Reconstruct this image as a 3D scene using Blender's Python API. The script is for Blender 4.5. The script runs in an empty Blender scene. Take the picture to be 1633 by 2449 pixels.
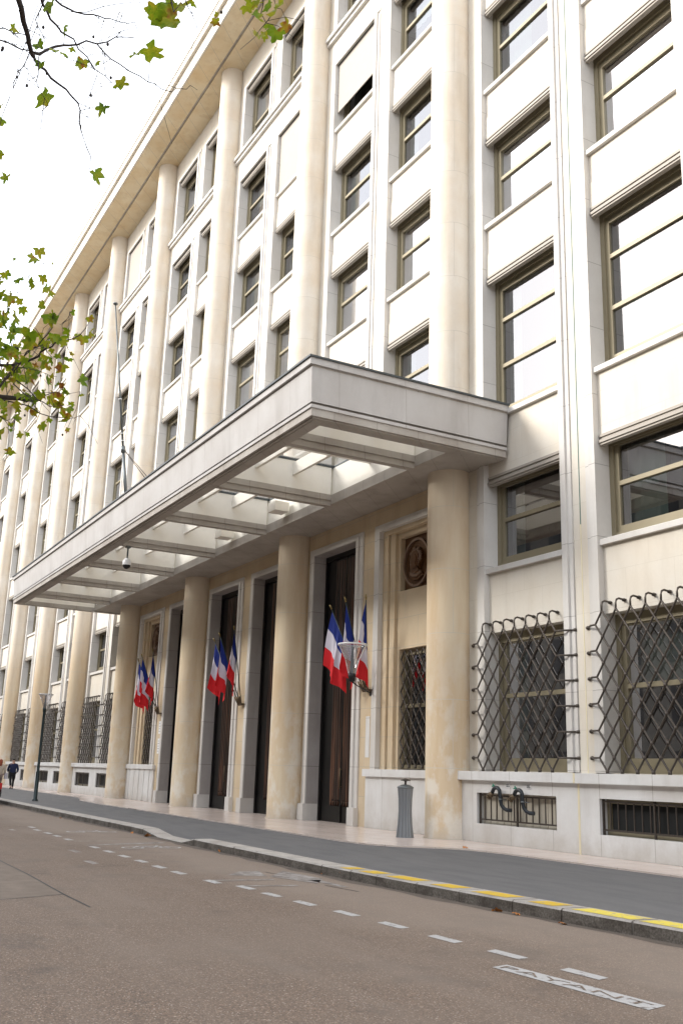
import bpy, bmesh, math, random
from mathutils import Vector, Matrix
random.seed(7)
S = bpy.context.scene
# ------------------------------------------------------------------ camera
CR = Vector((0.485924, 0.873455, 0.030895)); CU = Vector((0.208708, -0.15029, 0.966361)); CF = Vector((-0.848716, 0.46313, 0.255326))
CC = Vector((20.7244, -14.7986, 1.4)); FPX = 2381.48
cam_d = bpy.data.cameras.new('camera'); cam = bpy.data.objects.new('camera', cam_d); S.collection.objects.link(cam)
m = Matrix((CR, CU, -CF)).transposed().to_4x4(); m.translation = CC
cam.matrix_world = m
cam_d.sensor_fit = 'HORIZONTAL'; cam_d.sensor_width = 36; cam_d.lens = FPX / 1633 * 36; cam_d.clip_end = 2000; cam_d.clip_start = .1
S.camera = cam
# ------------------------------------------------------------------ light
SUN = Vector((-.55, -1.0, .56)).normalized()
w = bpy.data.worlds.new('World'); S.world = w; w.use_nodes = True
nt = w.node_tree; bg = nt.nodes['Background']
sky = nt.nodes.new('ShaderNodeTexSky'); sky.sky_type = 'NISHITA'; sky.sun_disc = False
sky.sun_elevation = math.asin(SUN.z); sky.sun_rotation = math.atan2(SUN.x, SUN.y)
sky.air_density = 1.0; sky.dust_density = 4.0; sky.ozone_density = 1.0
mx = nt.nodes.new('ShaderNodeMix'); mx.data_type = 'RGBA'; mx.inputs[0].default_value = .72
nt.links.new(sky.outputs[0], mx.inputs[6]); mx.inputs[7].default_value = (11.0, 11.3, 11.8, 1)   # thin bright cloud veil
nt.links.new(mx.outputs[2], bg.inputs[0]); bg.inputs[1].default_value = .08
sd = bpy.data.lights.new('sun', 'SUN'); sd.energy = 1.5; sd.angle = math.radians(18); sd.color = (1, .965, .91)
so = bpy.data.objects.new('sun', sd); S.collection.objects.link(so); so.rotation_euler = SUN.to_track_quat('Z', 'Y').to_euler()
S.view_settings.view_transform = 'Standard'; S.view_settings.look = 'None'; S.view_settings.exposure = 1.66; S.view_settings.gamma = 1
S.cycles.max_bounces = 8; S.cycles.transparent_max_bounces = 12
try: S.cycles.use_denoising = True
except Exception: pass

# ------------------------------------------------------------------ helpers
COL = S.collection
class MB:
    def __init__(s): s.v = []; s.f = []; s.m = []; s.sm = []
    def quadmesh(s, vs, fs, mi=0, smooth=False):
        b = len(s.v); s.v += [tuple(v) for v in vs]
        for f in fs: s.f.append([b + i for i in f]); s.m.append(mi); s.sm.append(smooth)
    def box(s, x0, x1, y0, y1, z0, z1, mi=0):
        vs = [(x, y, z) for z in (z0, z1) for y in (y0, y1) for x in (x0, x1)]
        s.quadmesh(vs, [(0, 2, 3, 1), (4, 5, 7, 6), (0, 1, 5, 4), (2, 6, 7, 3), (0, 4, 6, 2), (1, 3, 7, 5)], mi)
    def tube(s, pts, r, n=6, mi=0, smooth=True, caps=True):
        pts = [Vector(p) for p in pts]; rs = r if isinstance(r, (list, tuple)) else [r] * len(pts)
        vs = []; fs = []
        for i, p in enumerate(pts):
            d = (pts[min(i + 1, len(pts) - 1)] - pts[max(i - 1, 0)]).normalized()
            a = Vector((0, 0, 1)) if abs(d.z) < .9 else Vector((1, 0, 0))
            e1 = d.cross(a).normalized(); e2 = d.cross(e1)
            for k in range(n):
                t = 2 * math.pi * k / n; vs.append(p + e1 * (rs[i] * math.cos(t)) + e2 * (rs[i] * math.sin(t)))
        for i in range(len(pts) - 1):
            for k in range(n): fs.append((i * n + k, i * n + (k + 1) % n, (i + 1) * n + (k + 1) % n, (i + 1) * n + k))
        s.quadmesh(vs, fs, mi, smooth)
        if caps:
            b = len(s.v) - len(vs)
            s.f.append([b + k for k in range(n)][::-1]); s.m.append(mi); s.sm.append(False)
            s.f.append([b + (len(pts) - 1) * n + k for k in range(n)]); s.m.append(mi); s.sm.append(False)
    def lathe(s, prof, n=32, c=(0, 0), mi=0, fr=None):
        vs = []; fs = []
        for i, (r, z) in enumerate(prof):
            for k in range(n):
                t = 2 * math.pi * k / n; rr = r * (fr(t, z) if fr else 1)
                vs.append((c[0] + rr * math.cos(t), c[1] + rr * math.sin(t), z))
        for i in range(len(prof) - 1):
            for k in range(n): fs.append((i * n + k, i * n + (k + 1) % n, (i + 1) * n + (k + 1) % n, (i + 1) * n + k))
        s.quadmesh(vs, fs, mi, True)
    def prism(s, poly, z0, z1, mi=0, axis='z'):
        n = len(poly)
        def P(a, b, h): return (a, b, h) if axis == 'z' else ((a, h, b) if axis == 'y' else (h, a, b))
        vs = [P(a, b, z0) for a, b in poly] + [P(a, b, z1) for a, b in poly]
        s.quadmesh(vs, [tuple(range(n))[::-1], tuple(range(n, 2 * n))] + [(i, (i + 1) % n, n + (i + 1) % n, n + i) for i in range(n)], mi)
    def mesh(s, name, mats):
        me = bpy.data.meshes.new(name); me.from_pydata(s.v, [], s.f)
        for mt in (mats if isinstance(mats, (list, tuple)) else [mats]): me.materials.append(mt)
        me.polygons.foreach_set('material_index', s.m); me.polygons.foreach_set('use_smooth', s.sm)
        bm = bmesh.new(); bm.from_mesh(me); bmesh.ops.recalc_face_normals(bm, faces=bm.faces); bm.to_mesh(me); bm.free()
        return me
    def build(s, name, mats, parent=None, loc=None): return link(name, s.mesh(name, mats), parent, loc)
def link(name, me, parent=None, loc=None):
    o = bpy.data.objects.new(name, me); COL.objects.link(o); o.parent = parent
    if loc: o.location = loc
    return o
def tag(o, label=None, cat=None, group=None, kind=None):
    if label: o['label'] = label
    if cat: o['category'] = cat
    if group: o['group'] = group
    if kind: o['kind'] = kind
    return o
def empty(name, loc, label, cat, group=None, rz=0):
    o = bpy.data.objects.new(name, None); COL.objects.link(o); o.location = loc; o.rotation_euler = (0, 0, rz)
    return tag(o, label, cat, group)
def ray(x, y): return ((CR * (x - 816.5) - CU * (y - 1224.5)) / FPX + CF).normalized()
def at(x, y, d): return CC + ray(x, y) * d

# ------------------------------------------------------------------ materials
class N:
    def __init__(s, name):
        s.m = bpy.data.materials.new(name); s.m.use_nodes = True; s.t = s.m.node_tree
        s.b = s.t.nodes['Principled BSDF']; s.o = s.t.nodes['Material Output']
    def n(s, t, **k):
        nd = s.t.nodes.new(t)
        for a, b in k.items(): setattr(nd, a, b)
        return nd
    def l(s, a, b): s.t.links.new(a, b)
    def coord(s, sx=1, sy=1, sz=1, swap=False):
        tc = s.n('ShaderNodeTexCoord'); out = tc.outputs['Object']
        geo = s.n('ShaderNodeNewGeometry'); out = geo.outputs['Position']
        if swap:
            sep = s.n('ShaderNodeSeparateXYZ'); s.l(out, sep.inputs[0]); cb = s.n('ShaderNodeCombineXYZ')
            ad = s.n('ShaderNodeMath', operation='ADD'); s.l(sep.outputs[0], ad.inputs[0]); s.l(sep.outputs[1], ad.inputs[1])
            s.l(ad.outputs[0], cb.inputs[0]); s.l(sep.outputs[2], cb.inputs[1]); out = cb.outputs[0]
        mp = s.n('ShaderNodeMapping'); mp.inputs['Scale'].default_value = (sx, sy, sz); s.l(out, mp.inputs[0]); return mp.outputs[0]
    def noise(s, vec, scale, detail=4, rough=.55):
        n = s.n('ShaderNodeTexNoise'); s.l(vec, n.inputs['Vector']); n.inputs['Scale'].default_value = scale; n.inputs['Detail'].default_value = detail; n.inputs['Roughness'].default_value = rough
        return n.outputs['Fac']
    def ramp(s, fac, stops):
        r = s.n('ShaderNodeValToRGB'); e = r.color_ramp.elements
        while len(e) < len(stops): e.new(.5)
        for i, (p, c) in enumerate(stops): e[i].position = p; e[i].color = (*c, 1) if len(c) == 3 else c
        s.l(fac, r.inputs[0]); return r.outputs[0]
    def mix(s, fac, a, b, blend='MIX'):
        m = s.n('ShaderNodeMix', data_type='RGBA', blend_type=blend)
        if isinstance(fac, (int, float)): m.inputs[0].default_value = fac
        else: s.l(fac, m.inputs[0])
        for i, v in ((6, a), (7, b)):
            if isinstance(v, tuple): m.inputs[i].default_value = (*v, 1)
            else: s.l(v, m.inputs[i])
        return m.outputs[2]
    def bump(s, h, dist=.01, st=.4):
        b = s.n('ShaderNodeBump'); b.inputs['Strength'].default_value = st; b.inputs['Distance'].default_value = dist
        s.l(h, b.inputs['Height']); s.l(b.outputs[0], s.b.inputs['Normal'])
    def base(s, c, rough=.7, metal=0, spec=.5):
        if isinstance(c, tuple): s.b.inputs['Base Color'].default_value = (*c, 1)
        else: s.l(c, s.b.inputs['Base Color'])
        s.b.inputs['Roughness'].default_value = rough; s.b.inputs['Metallic'].default_value = metal; s.b.inputs['Specular IOR Level'].default_value = spec
        return s.m
def simple(name, c, rough=.6, metal=0, var=.12, scale=3, spec=.4):
    k = N(name); v = k.coord(); n = k.noise(v, scale, 5)
    col = k.mix(n, tuple(x * (1 - var) for x in c), tuple(min(1, x * (1 + var)) for x in c)); return k.base(col, rough, metal, spec)
def stone(name, c1, c2, stain, bw, bh, mortar=.006, joint=(.45, .4, .33), blockvar=.5, stain_amt=.5, bumpst=.25, low=None, grime=None):
    k = N(name); v = k.coord(swap=True); g = k.coord()
    br = k.n('ShaderNodeTexBrick'); br.offset = .5; br.inputs['Scale'].default_value = 1; br.inputs['Brick Width'].default_value = bw; br.inputs['Row Height'].default_value = bh
    br.inputs['Mortar Size'].default_value = mortar; br.inputs['Mortar Smooth'].default_value = .1; br.inputs['Bias'].default_value = 0
    k.l(v, br.inputs['Vector']); br.inputs['Color1'].default_value = (0, 0, 0, 1); br.inputs['Color2'].default_value = (1, 1, 1, 1); br.inputs['Mortar'].default_value = (.5, .5, .5, 1)
    n1 = k.noise(g, .9, 6); n2 = k.noise(g, 14, 4); n3 = k.noise(k.coord(2.2, 2.2, .35), .8, 6, .65)
    sc = k.n('ShaderNodeMath', operation='MULTIPLY'); k.l(br.outputs[0], sc.inputs[0]); sc.inputs[1].default_value = blockvar
    col = k.mix(sc.outputs[0], c1, c2)
    col = k.mix(k.ramp(n1, [(.35, (0, 0, 0)), (.75, (stain_amt,) * 3)]), col, stain)
    col = k.mix(k.ramp(n3, [(.5, (0, 0, 0)), (.8, (stain_amt * .8,) * 3)]), col, tuple(x * .8 for x in stain))
    col = k.mix(k.ramp(n2, [(.3, (.1,) * 3), (.7, (0, 0, 0))]), col, tuple(x * .7 for x in c1))
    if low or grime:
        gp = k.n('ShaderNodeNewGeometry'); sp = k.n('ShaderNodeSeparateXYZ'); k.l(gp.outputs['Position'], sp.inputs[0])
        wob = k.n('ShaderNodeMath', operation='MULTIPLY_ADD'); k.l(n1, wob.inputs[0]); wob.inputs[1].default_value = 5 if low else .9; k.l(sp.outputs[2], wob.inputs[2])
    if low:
        mr = k.n('ShaderNodeMapRange'); k.l(wob.outputs[0], mr.inputs[0]); mr.inputs[1].default_value = 9; mr.inputs[2].default_value = 13.5; mr.inputs[3].default_value = .9; mr.inputs[4].default_value = 0  # low columns turn golden and darker: canopy shade painted into the stone colour
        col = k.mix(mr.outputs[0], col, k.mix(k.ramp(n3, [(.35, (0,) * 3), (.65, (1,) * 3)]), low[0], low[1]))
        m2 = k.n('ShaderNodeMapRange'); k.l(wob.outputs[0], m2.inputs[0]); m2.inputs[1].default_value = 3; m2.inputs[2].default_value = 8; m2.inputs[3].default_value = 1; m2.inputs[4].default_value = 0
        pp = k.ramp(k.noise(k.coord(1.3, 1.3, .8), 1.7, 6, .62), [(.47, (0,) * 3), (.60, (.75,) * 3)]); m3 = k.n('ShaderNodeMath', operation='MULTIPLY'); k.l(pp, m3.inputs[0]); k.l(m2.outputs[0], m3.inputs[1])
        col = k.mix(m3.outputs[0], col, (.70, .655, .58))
    if grime:
        wg = k.n('ShaderNodeMath', operation='MULTIPLY_ADD'); k.l(k.noise(g, 2.5, 6, .7), wg.inputs[0]); wg.inputs[1].default_value = 1.1; k.l(sp.outputs[2], wg.inputs[2])
        mg = k.n('ShaderNodeMapRange'); k.l(wg.outputs[0], mg.inputs[0]); mg.inputs[1].default_value = .35; mg.inputs[2].default_value = 1.0; mg.inputs[3].default_value = .75; mg.inputs[4].default_value = 0
        col = k.mix(mg.outputs[0], col, grime)
    col = k.mix(br.outputs['Fac'], col, joint)
    k.base(col, .8, 0, .25)
    iv = k.n('ShaderNodeMath', operation='SUBTRACT'); iv.inputs[0].default_value = 1; k.l(br.outputs['Fac'], iv.inputs[1])
    ad = k.n('ShaderNodeMath', operation='MULTIPLY_ADD'); k.l(n2, ad.inputs[0]); ad.inputs[1].default_value = .15; k.l(iv.outputs[0], ad.inputs[2])
    k.bump(ad.outputs[0], .008, bumpst); return k.m
M = {}
M['limestone'] = stone('limestone', (.67, .63, .555), (.73, .695, .63), (.64, .565, .46), 1.31, .82, .004, joint=(.56, .51, .43), blockvar=.45, stain_amt=.75)
M['drum'] = stone('column_limestone', (.71, .655, .57), (.76, .71, .635), (.66, .55, .42), 60, 1.63, .007, joint=(.56, .51, .43), stain_amt=.85, blockvar=.8, low=((.66, .55, .39), (.57, .42, .26)), grime=(.42, .36, .31))  # low: golden tones carrying the shade under the canopy
M['shadestone'] = stone('shaded_limestone', (.62, .51, .36), (.68, .58, .43), (.55, .41, .25), 1.31, .82, stain_amt=.8)  # same limestone, darker and golden, with the canopy's shade in its colour
M['soffit'] = stone('soffit_limestone', (.80, .69, .49), (.84, .74, .56), (.70, .52, .29), 1.5, 60, .01, stain_amt=.8)
M['marble'] = stone('grey_marble', (.64, .62, .59), (.71, .69, .66), (.50, .46, .41), 40, 1.63, .006, joint=(.3, .28, .26), stain_amt=.45)
M['doormarble'] = stone('door_marble', (.40, .375, .36), (.47, .44, .42), (.28, .25, .23), 40, 1.63, .008, joint=(.2, .18, .165), stain_amt=.6, grime=(.3, .27, .24))
M['plinth'] = stone('plinth_marble', (.71, .71, .70), (.76, .76, .75), (.56, .53, .49), 1.41, 3.0, .006, joint=(.35, .33, .3), stain_amt=.7, grime=(.46, .42, .37))
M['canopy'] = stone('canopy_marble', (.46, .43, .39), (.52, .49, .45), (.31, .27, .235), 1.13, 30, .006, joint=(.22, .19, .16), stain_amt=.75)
M['fascia'] = stone('canopy_fascia_marble', (.53, .515, .50), (.58, .565, .55), (.41, .38, .355), 1.8, 30, .006, joint=(.33, .3, .28), stain_amt=.6)
M['cream'] = simple('cream_render', (.86, .83, .76), .8, var=.06)
M['zinc'] = simple('dark_zinc', (.07, .08, .085), .5, .3)
M['bronze'] = simple('olive_bronze', (.26, .225, .15), .45, .2, var=.08)
M['blind'] = simple('cream_blind', (.37, .335, .29), .6, var=.05)
M['iron'] = simple('wrought_iron', (.075, .062, .052), .5, .4, var=.3, scale=20)
M['dark'] = simple('dark_interior', (.016, .017, .017), .9)
M['doorframe'] = simple('dark_bronze_door', (.018, .017, .016), .35, .5)
M['curtain'] = simple('grey_green_curtain', (.16, .21, .19), .9)
M['sheer'] = simple('sheer_curtain', (.42, .43, .41), .9)
M['louvre'] = simple('pale_louvre', (.50, .46, .38), .7)
M['steel'] = simple('grey_steel', (.15, .165, .17), .4, .6)
M['bin'] = simple('bin_grey_metal', (.24, .255, .27), .42, .5, var=.1)
M['postgreen'] = simple('dark_green_paint', (.016, .03, .032), .35, .2)
M['white'] = simple('white_paint', (.75, .75, .75), .5, var=.04)
M['black'] = simple('black_rubber', (.012, .012, .014), .6)
M['pipe'] = simple('dark_grey_pipe', (.028, .032, .037), .4, .3)
M['brass'] = simple('old_brass', (.13, .095, .06), .45, .7)
M['greentap'] = simple('green_valve', (.02, .22, .13), .4)
M['yellowline'] = simple('pale_yellow_seal', (.72, .65, .46), .8)
M['greenline'] = simple('dark_seal', (.10, .17, .15), .8)
M['bark'] = simple('dark_bark', (.045, .035, .03), .9)
M['blue'] = simple('flag_blue', (.006, .022, .20), .75, var=.1)
M['fwhite'] = simple('flag_white', (.62, .60, .68), .8, var=.04)
M['red'] = simple('flag_red', (.62, .012, .018), .75, var=.1)
M['gold'] = simple('gilt_tip', (.25, .19, .08), .35, .8)
M['relief'] = simple('brown_bronze_relief', (.13, .062, .025), .38, .35, var=.35, scale=6)
M['relief2'] = simple('worn_bronze_relief', (.24, .16, .115), .4, .3, var=.3, scale=6)
# timber slats of the doors
k = N('door_timber'); v = k.coord(9, 9, .25); n = k.noise(v, 1.6, 5)
M['timber'] = k.base(k.ramp(n, [(.3, (.010, .007, .006)), (.5, (.04, .020, .012)), (.62, (.11, .050, .028)), (.8, (.19, .088, .048))]), .4, 0, .5)
# glass panes
def glass(name, fac, tint, gl=(.95, .96, 1)):
    k = N(name); tr = k.n('ShaderNodeBsdfTransparent'); tr.inputs[0].default_value = (*tint, 1)
    g = k.n('ShaderNodeBsdfGlossy'); g.inputs['Color'].default_value = (*gl, 1); g.inputs['Roughness'].default_value = .015
    lw = k.n('ShaderNodeLayerWeight'); lw.inputs[0].default_value = .45
    mr = k.n('ShaderNodeMapRange'); mr.inputs[3].default_value = fac; mr.inputs[4].default_value = min(1, fac + .45); k.l(lw.outputs['Fresnel'], mr.inputs[0])
    mx = k.n('ShaderNodeMixShader'); k.l(mr.outputs[0], mx.inputs[0]); k.l(tr.outputs[0], mx.inputs[1]); k.l(g.outputs[0], mx.inputs[2]); k.l(mx.outputs[0], k.o.inputs[0])
    bp_ = k.n('ShaderNodeBump'); bp_.inputs['Strength'].default_value = .012; bp_.inputs['Distance'].default_value = .02
    k.l(k.noise(k.coord(), .8, 2), bp_.inputs['Height']); k.l(bp_.outputs[0], g.inputs['Normal']); return k.m
M['glass'] = glass('window_glass', .26, (.50, .57, .55))
M['roofglass'] = glass('skylight_glass', .0, (.96, .97, .97))
M['lampglass'] = glass('lamp_glass', .10, (.80, .80, .82))
# road: exposed aggregate asphalt
k = N('road_asphalt'); g = k.coord()
vo = k.n('ShaderNodeTexVoronoi'); vo.inputs['Scale'].default_value = 90; k.l(g, vo.inputs['Vector'])
wn = k.n('ShaderNodeTexWhiteNoise'); k.l(vo.outputs['Position'], wn.inputs[0])
col = k.ramp(wn.outputs[0], [(0, (.095, .068, .050)), (.45, (.150, .110, .083)), (.8, (.205, .150, .112)), (.93, (.30, .20, .135)), (.985, (.42, .36, .30))])
fine = k.noise(g, 190, 3); col = k.mix(k.ramp(fine, [(.35, (.35,) * 3), (.6, (0,) * 3)]), col, (.10, .08, .07))
big = k.noise(g, .35, 5); stn = k.noise(g, 1.1, 6, .7); col = k.mix(k.ramp(stn, [(.53, (0,) * 3), (.66, (.5,) * 3)]), col, (.085, .070, .060)); col = k.mix(k.ramp(big, [(.35, (0, 0, 0)), (.7, (.6,) * 3)]), col, (.185, .145, .115))
str_ = k.noise(k.coord(.12, 1.6, 1), 1.2, 4); col = k.mix(k.ramp(str_, [(.5, (0, 0, 0)), (.75, (.35,) * 3)]), col, (.215, .172, .14))
gp = k.n('ShaderNodeNewGeometry'); sp = k.n('ShaderNodeSeparateXYZ'); k.l(gp.outputs['Position'], sp.inputs[0])
wy = k.n('ShaderNodeMath', operation='MULTIPLY_ADD'); k.l(big, wy.inputs[0]); wy.inputs[1].default_value = 2.2; k.l(sp.outputs[1], wy.inputs[2])
lane = k.n('ShaderNodeMapRange'); k.l(wy.outputs[0], lane.inputs[0]); lane.inputs[1].default_value = -7.6; lane.inputs[2].default_value = -6.2; lane.inputs[4].default_value = .5
col = k.mix(lane.outputs[0], col, (.27, .22, .18))
k.base(col, .82, 0, .3); k.bump(vo.outputs['Distance'], .006, .5); M['road'] = k.m
def asphalt(name, a, c, sc=140):
    k = N(name); g = k.coord(); n = k.noise(g, sc, 4, .7); n2 = k.noise(g, 3, 5); col = k.ramp(n, [(.32, a), (.68, c)]); k.base(k.mix(k.ramp(n2, [(.4, (0,) * 3), (.7, (.5,) * 3)]), col, tuple(x * 1.1 for x in c)), .85, 0, .3); k.bump(n, .004, .4); return k.m
M['patch'] = asphalt('patched_asphalt', (.105, .082, .065), (.205, .165, .132)); M['gutter'] = asphalt('gutter_dirt', (.07, .056, .046), (.14, .115, .094), 60)
k = N('pavement_asphalt'); g = k.coord(); n = k.noise(g, 120, 3); n2 = k.noise(g, .8, 5); n3 = k.noise(k.coord(.5, 2.5, 1), 1.5, 4)
col = k.ramp(n, [(.3, (.085, .083, .083)), (.5, (.128, .126, .126)), (.72, (.19, .187, .186))])
col = k.mix(k.ramp(n2, [(.4, (0,) * 3), (.75, (.4,) * 3)]), col, (.165, .162, .16)); col = k.mix(k.ramp(n3, [(.45, (0,) * 3), (.65, (.55,) * 3)]), col, (.095, .095, .10))
k.base(col, .75, 0, .35); k.bump(n, .004, .4); M['pave'] = k.m
k = N('kerb_granite'); g = k.coord(); n = k.noise(g, 40, 4); n2 = k.noise(k.coord(1.3, 3, 2.5), 1.5, 6, .7)
col = k.ramp(n, [(.3, (.10, .088, .074)), (.5, (.17, .15, .128)), (.75, (.27, .245, .21))]); col = k.mix(k.ramp(n2, [(.42, (0,) * 3), (.62, (.8,) * 3)]), col, (.075, .062, .05))
k.base(col, .85, 0, .25); k.bump(n, .008, .5); M['kerb'] = k.m
k = N('kerb_top_granite'); g = k.coord(); n = k.noise(g, 40, 4); n2 = k.noise(g, 2.5, 5)
col = k.ramp(n, [(.3, (.36, .33, .30)), (.7, (.48, .45, .41))]); col = k.mix(k.ramp(n2, [(.45, (0,) * 3), (.7, (.5,) * 3)]), col, (.2, .175, .155)); k.base(col, .8, 0, .3); M['kerbtop'] = k.m
k = N('pink_marble_floor'); v = k.coord(); br = k.n('ShaderNodeTexBrick'); k.l(v, br.inputs['Vector']); br.inputs['Scale'].default_value = 1; br.inputs['Brick Width'].default_value = 1.2; br.inputs['Row Height'].default_value = .8; br.inputs['Mortar Size'].default_value = .006
br.inputs['Color1'].default_value = (.62, .52, .46, 1); br.inputs['Color2'].default_value = (.68, .585, .52, 1); br.inputs['Mortar'].default_value = (.33, .27, .24, 1)
n = k.noise(v, 3, 6); col = k.mix(k.ramp(n, [(.4, (0,) * 3), (.75, (.5,) * 3)]), br.outputs[0], (.54, .44, .385)); k.base(col, .22, 0, .5); M['floor'] = k.m
def paint(name, c, under=(.14, .115, .10), lo=.42, hi=.52, sc=9):
    k = N(name); g = k.coord(); n = k.noise(g, sc, 6, .7); n2 = k.noise(g, 90, 3)
    f = k.ramp(n, [(lo, (1,) * 3), (hi, (.0,) * 3)]); col = k.mix(k.ramp(n2, [(.3, (.25,) * 3), (.5, (0,) * 3)]), c, under); return k.base(k.mix(f, col, under), .8, 0, .3)
M['mark'] = paint('worn_white_road_paint', (.42, .41, .40), lo=.35, hi=.45)
M['markfaint'] = paint('faded_white_road_paint', (.33, .31, .29), (.16, .135, .12), .40, .62, 5)
M['yellow'] = paint('yellow_kerb_paint', (.60, .40, .035), (.36, .30, .20), .37, .43, 10)
M['yellow2'] = paint('pale_yellow_kerb_paint', (.68, .55, .08), (.38, .34, .28), .38, .46, 11)
k = N('plane_leaf'); g = k.coord(); n = k.noise(g, 3.2, 3, .7)
col = k.ramp(n, [(.30, (.08, .15, .01)), (.46, (.18, .27, .012)), (.58, (.34, .33, .018)), (.64, (.30, .13, .02)), (.70, (.15, .05, .018))])
k.base(col, .55, 0, .4)
tl = k.n('ShaderNodeBsdfTranslucent'); k.l(col, tl.inputs[0]); mx = k.n('ShaderNodeMixShader'); mx.inputs[0].default_value = .5; k.l(k.b.outputs[0], mx.inputs[1]); k.l(tl.outputs[0], mx.inputs[2]); k.l(mx.outputs[0], k.o.inputs[0]); M['leaf'] = k.m
M['deadleaf'] = simple('dead_leaf', (.42, .16, .04), .7, var=.4, scale=12)

# ------------------------------------------------------------------ ground
def yk(x):
    Q = [(-200, -5.6), (-27, -5.62), (-17, -5.74), (-7, -5.82), (-4, -5.93), (1, -6.0), (5.2, -6.05), (7.6, -5.98), (10.4, -5.82), (12.2, -5.7), (40, -5.5)]
    for (a, ya), (c, yc) in zip(Q, Q[1:]):
        if a <= x <= c: return ya + (yc - ya) * (x - a) / (c - a)
GX0, GX1 = -120, 32
def sheet(name, poly, mat, kind='structure', z=None):
    b = MB(); b.quadmesh([(x, y, zz) for x, y, zz in poly], [tuple(range(len(poly)))]); return tag(b.build(name, mat), kind=kind)
b = MB(); b.quadmesh([(-400, -200, -.30), (300, -200, -.30), (300, 200, -.30), (-400, 200, -.30)], [(0, 1, 2, 3)])
tag(b.build('road', M['road']), kind='structure')
def ktop(x):   # kerb top height: lowered at the crossover
    if -6.2 < x < -4.8: t = (x + 6.2) / 1.4; return -.14 * (1 - t) - .255 * t
    if -4.8 <= x <= -2.9: return -.255
    if -2.9 < x < -2.1: t = (x + 2.9) / .8; return -.255 * (1 - t) - .14 * t
    return -.14
xs = [GX0] + [-60 + i * 2 for i in range(27)] + [-6.2, -5.8, -5.3, -4.8, -3.8, -2.9, -2.5, -2.1, 0, 2, 4, 6, 8, 10, 12, 16, GX1]
def med(x):
    P = [(-200, -1.75), (-29, -1.78), (-27, -2.05), (-24, -2.85), (-20, -3.15), (-11, -3.25), (-5, -3.36), (.5, -3.52), (1.5, -3.42), (2.1, -3.05), (2.6, -2.35), (3.1, -1.95), (4, -1.8), (40, -1.72)]
    for (a, ya), (c, yc) in zip(P, P[1:]):
        if a <= x <= c: return ya + (yc - ya) * (x - a) / (c - a)
# pavement sheet in columns
xm = sorted(set(xs + [-29, -27, -24, -20, -11, .5, 1, 1.5, 1.8, 2.1, 2.35, 2.6, 2.85, 3.1, 3.5]))
b = MB(); vs = []
for x in xm:
    yb = med(x) ; yi = yk(x) + .42; z0 = -.03; z2 = ktop(x)
    ys = [yb + .02, yb - .35 * (yb - yi), yi]
    vs += [(x, ys[0], z0), (x, ys[1], z0 + (min(z2, -.14) - z0) * .30), (x, ys[2], z2 - .004)]
fs = [(i * 3 + j, (i + 1) * 3 + j, (i + 1) * 3 + j + 1, i * 3 + j + 1) for i in range(len(xm) - 1) for j in range(2)]
b.quadmesh(vs, fs, 0, True); tag(b.build('pavement', M['pave']), kind='structure')
# marble apron under the portico
b = MB(); vs = []
for x in xm: vs += [(x, .6, 0), (x, med(x), 0), (x, med(x), -.06)]
b.quadmesh(vs, [(i * 3 + j, (i + 1) * 3 + j, (i + 1) * 3 + j + 1, i * 3 + j + 1) for i in range(len(xm) - 1) for j in range(2)])
tag(b.build('marble_paving', M['floor']), kind='structure')
# kerb: stones with joints
b = MB(); x = -95.0
rk = random.Random(3)
joints = [-7.29, -6.15, -5.3, -4.8, -3.8, -2.9, -2.1, -1.17, .32, 1.48, 2.9, 4.37, 5.4, 6.2, 7.31, 8.35, 9.48, 10.39, 11.52, 12.6, 13.7, 14.8, 16, 18, 22, GX1]
pre = []; x = -7.29
while x > -95: pre.append(x - rk.uniform(.95, 1.25)); x = pre[-1]
J = sorted(set(pre + joints))
for a, c in zip(J, J[1:]):
    g = .012; a2, c2 = a + g, c - g; za, zc = ktop(a2), ktop(c2); o = rk.uniform(-.01, .01); bv = .025
    for xx in (0,):
        def prof(zt, xq): y0 = yk(xq) + o; return [(y0 - .01, -.33), (y0, zt - bv), (y0 + bv, zt), (yk(xq) + .43, zt)]
        A, Cc = prof(za, a2), prof(zc, c2)
        vs = [(a2, y, z) for y, z in A] + [(c2, y, z) for y, z in Cc]
        b.quadmesh(vs, [(0, 1, 5, 4)], 0); b.quadmesh(vs, [(1, 2, 6, 5), (2, 3, 7, 6)], 1)
        b.quadmesh([vs[0], vs[1], vs[2], vs[3], (a2, yk(a2) + .43, -.33)], [(0, 1, 2, 3, 4)], 0); b.quadmesh([vs[4], vs[5], vs[6], vs[7], (c2, yk(c2) + .43, -.33)], [(0, 1, 2, 3, 4)], 0)
for a in J: b.box(a - .014, a + .014, yk(a) + .014, yk(a) + .42, -.33, ktop(a) - .008, 1)   # mortar joints
tag(b.build('kerb', [M['kerb'], M['kerbtop']]), kind='structure')
b = MB()
for a, c, mi in [(4.95, 5.28, 0), (5.55, 6.05, 0), (6.38, 7.15, 0), (7.6, 8.15, 0), (8.55, 9.28, 0), (9.72, 10.18, 0), (10.50, 11.46, 1), (11.58, 12.55, 1), (12.65, 13.6, 1)]:
    b.quadmesh([(a, yk(a) + .04, -.136), (c, yk(c) + .04, -.136), (c + .03, yk(c) + .37, -.136), (a + .03, yk(a) + .37, -.136)], [(0, 1, 2, 3)], mi)
tag(b.build('kerb_paint', [M['yellow'], M['yellow2']]), kind='structure')
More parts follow.
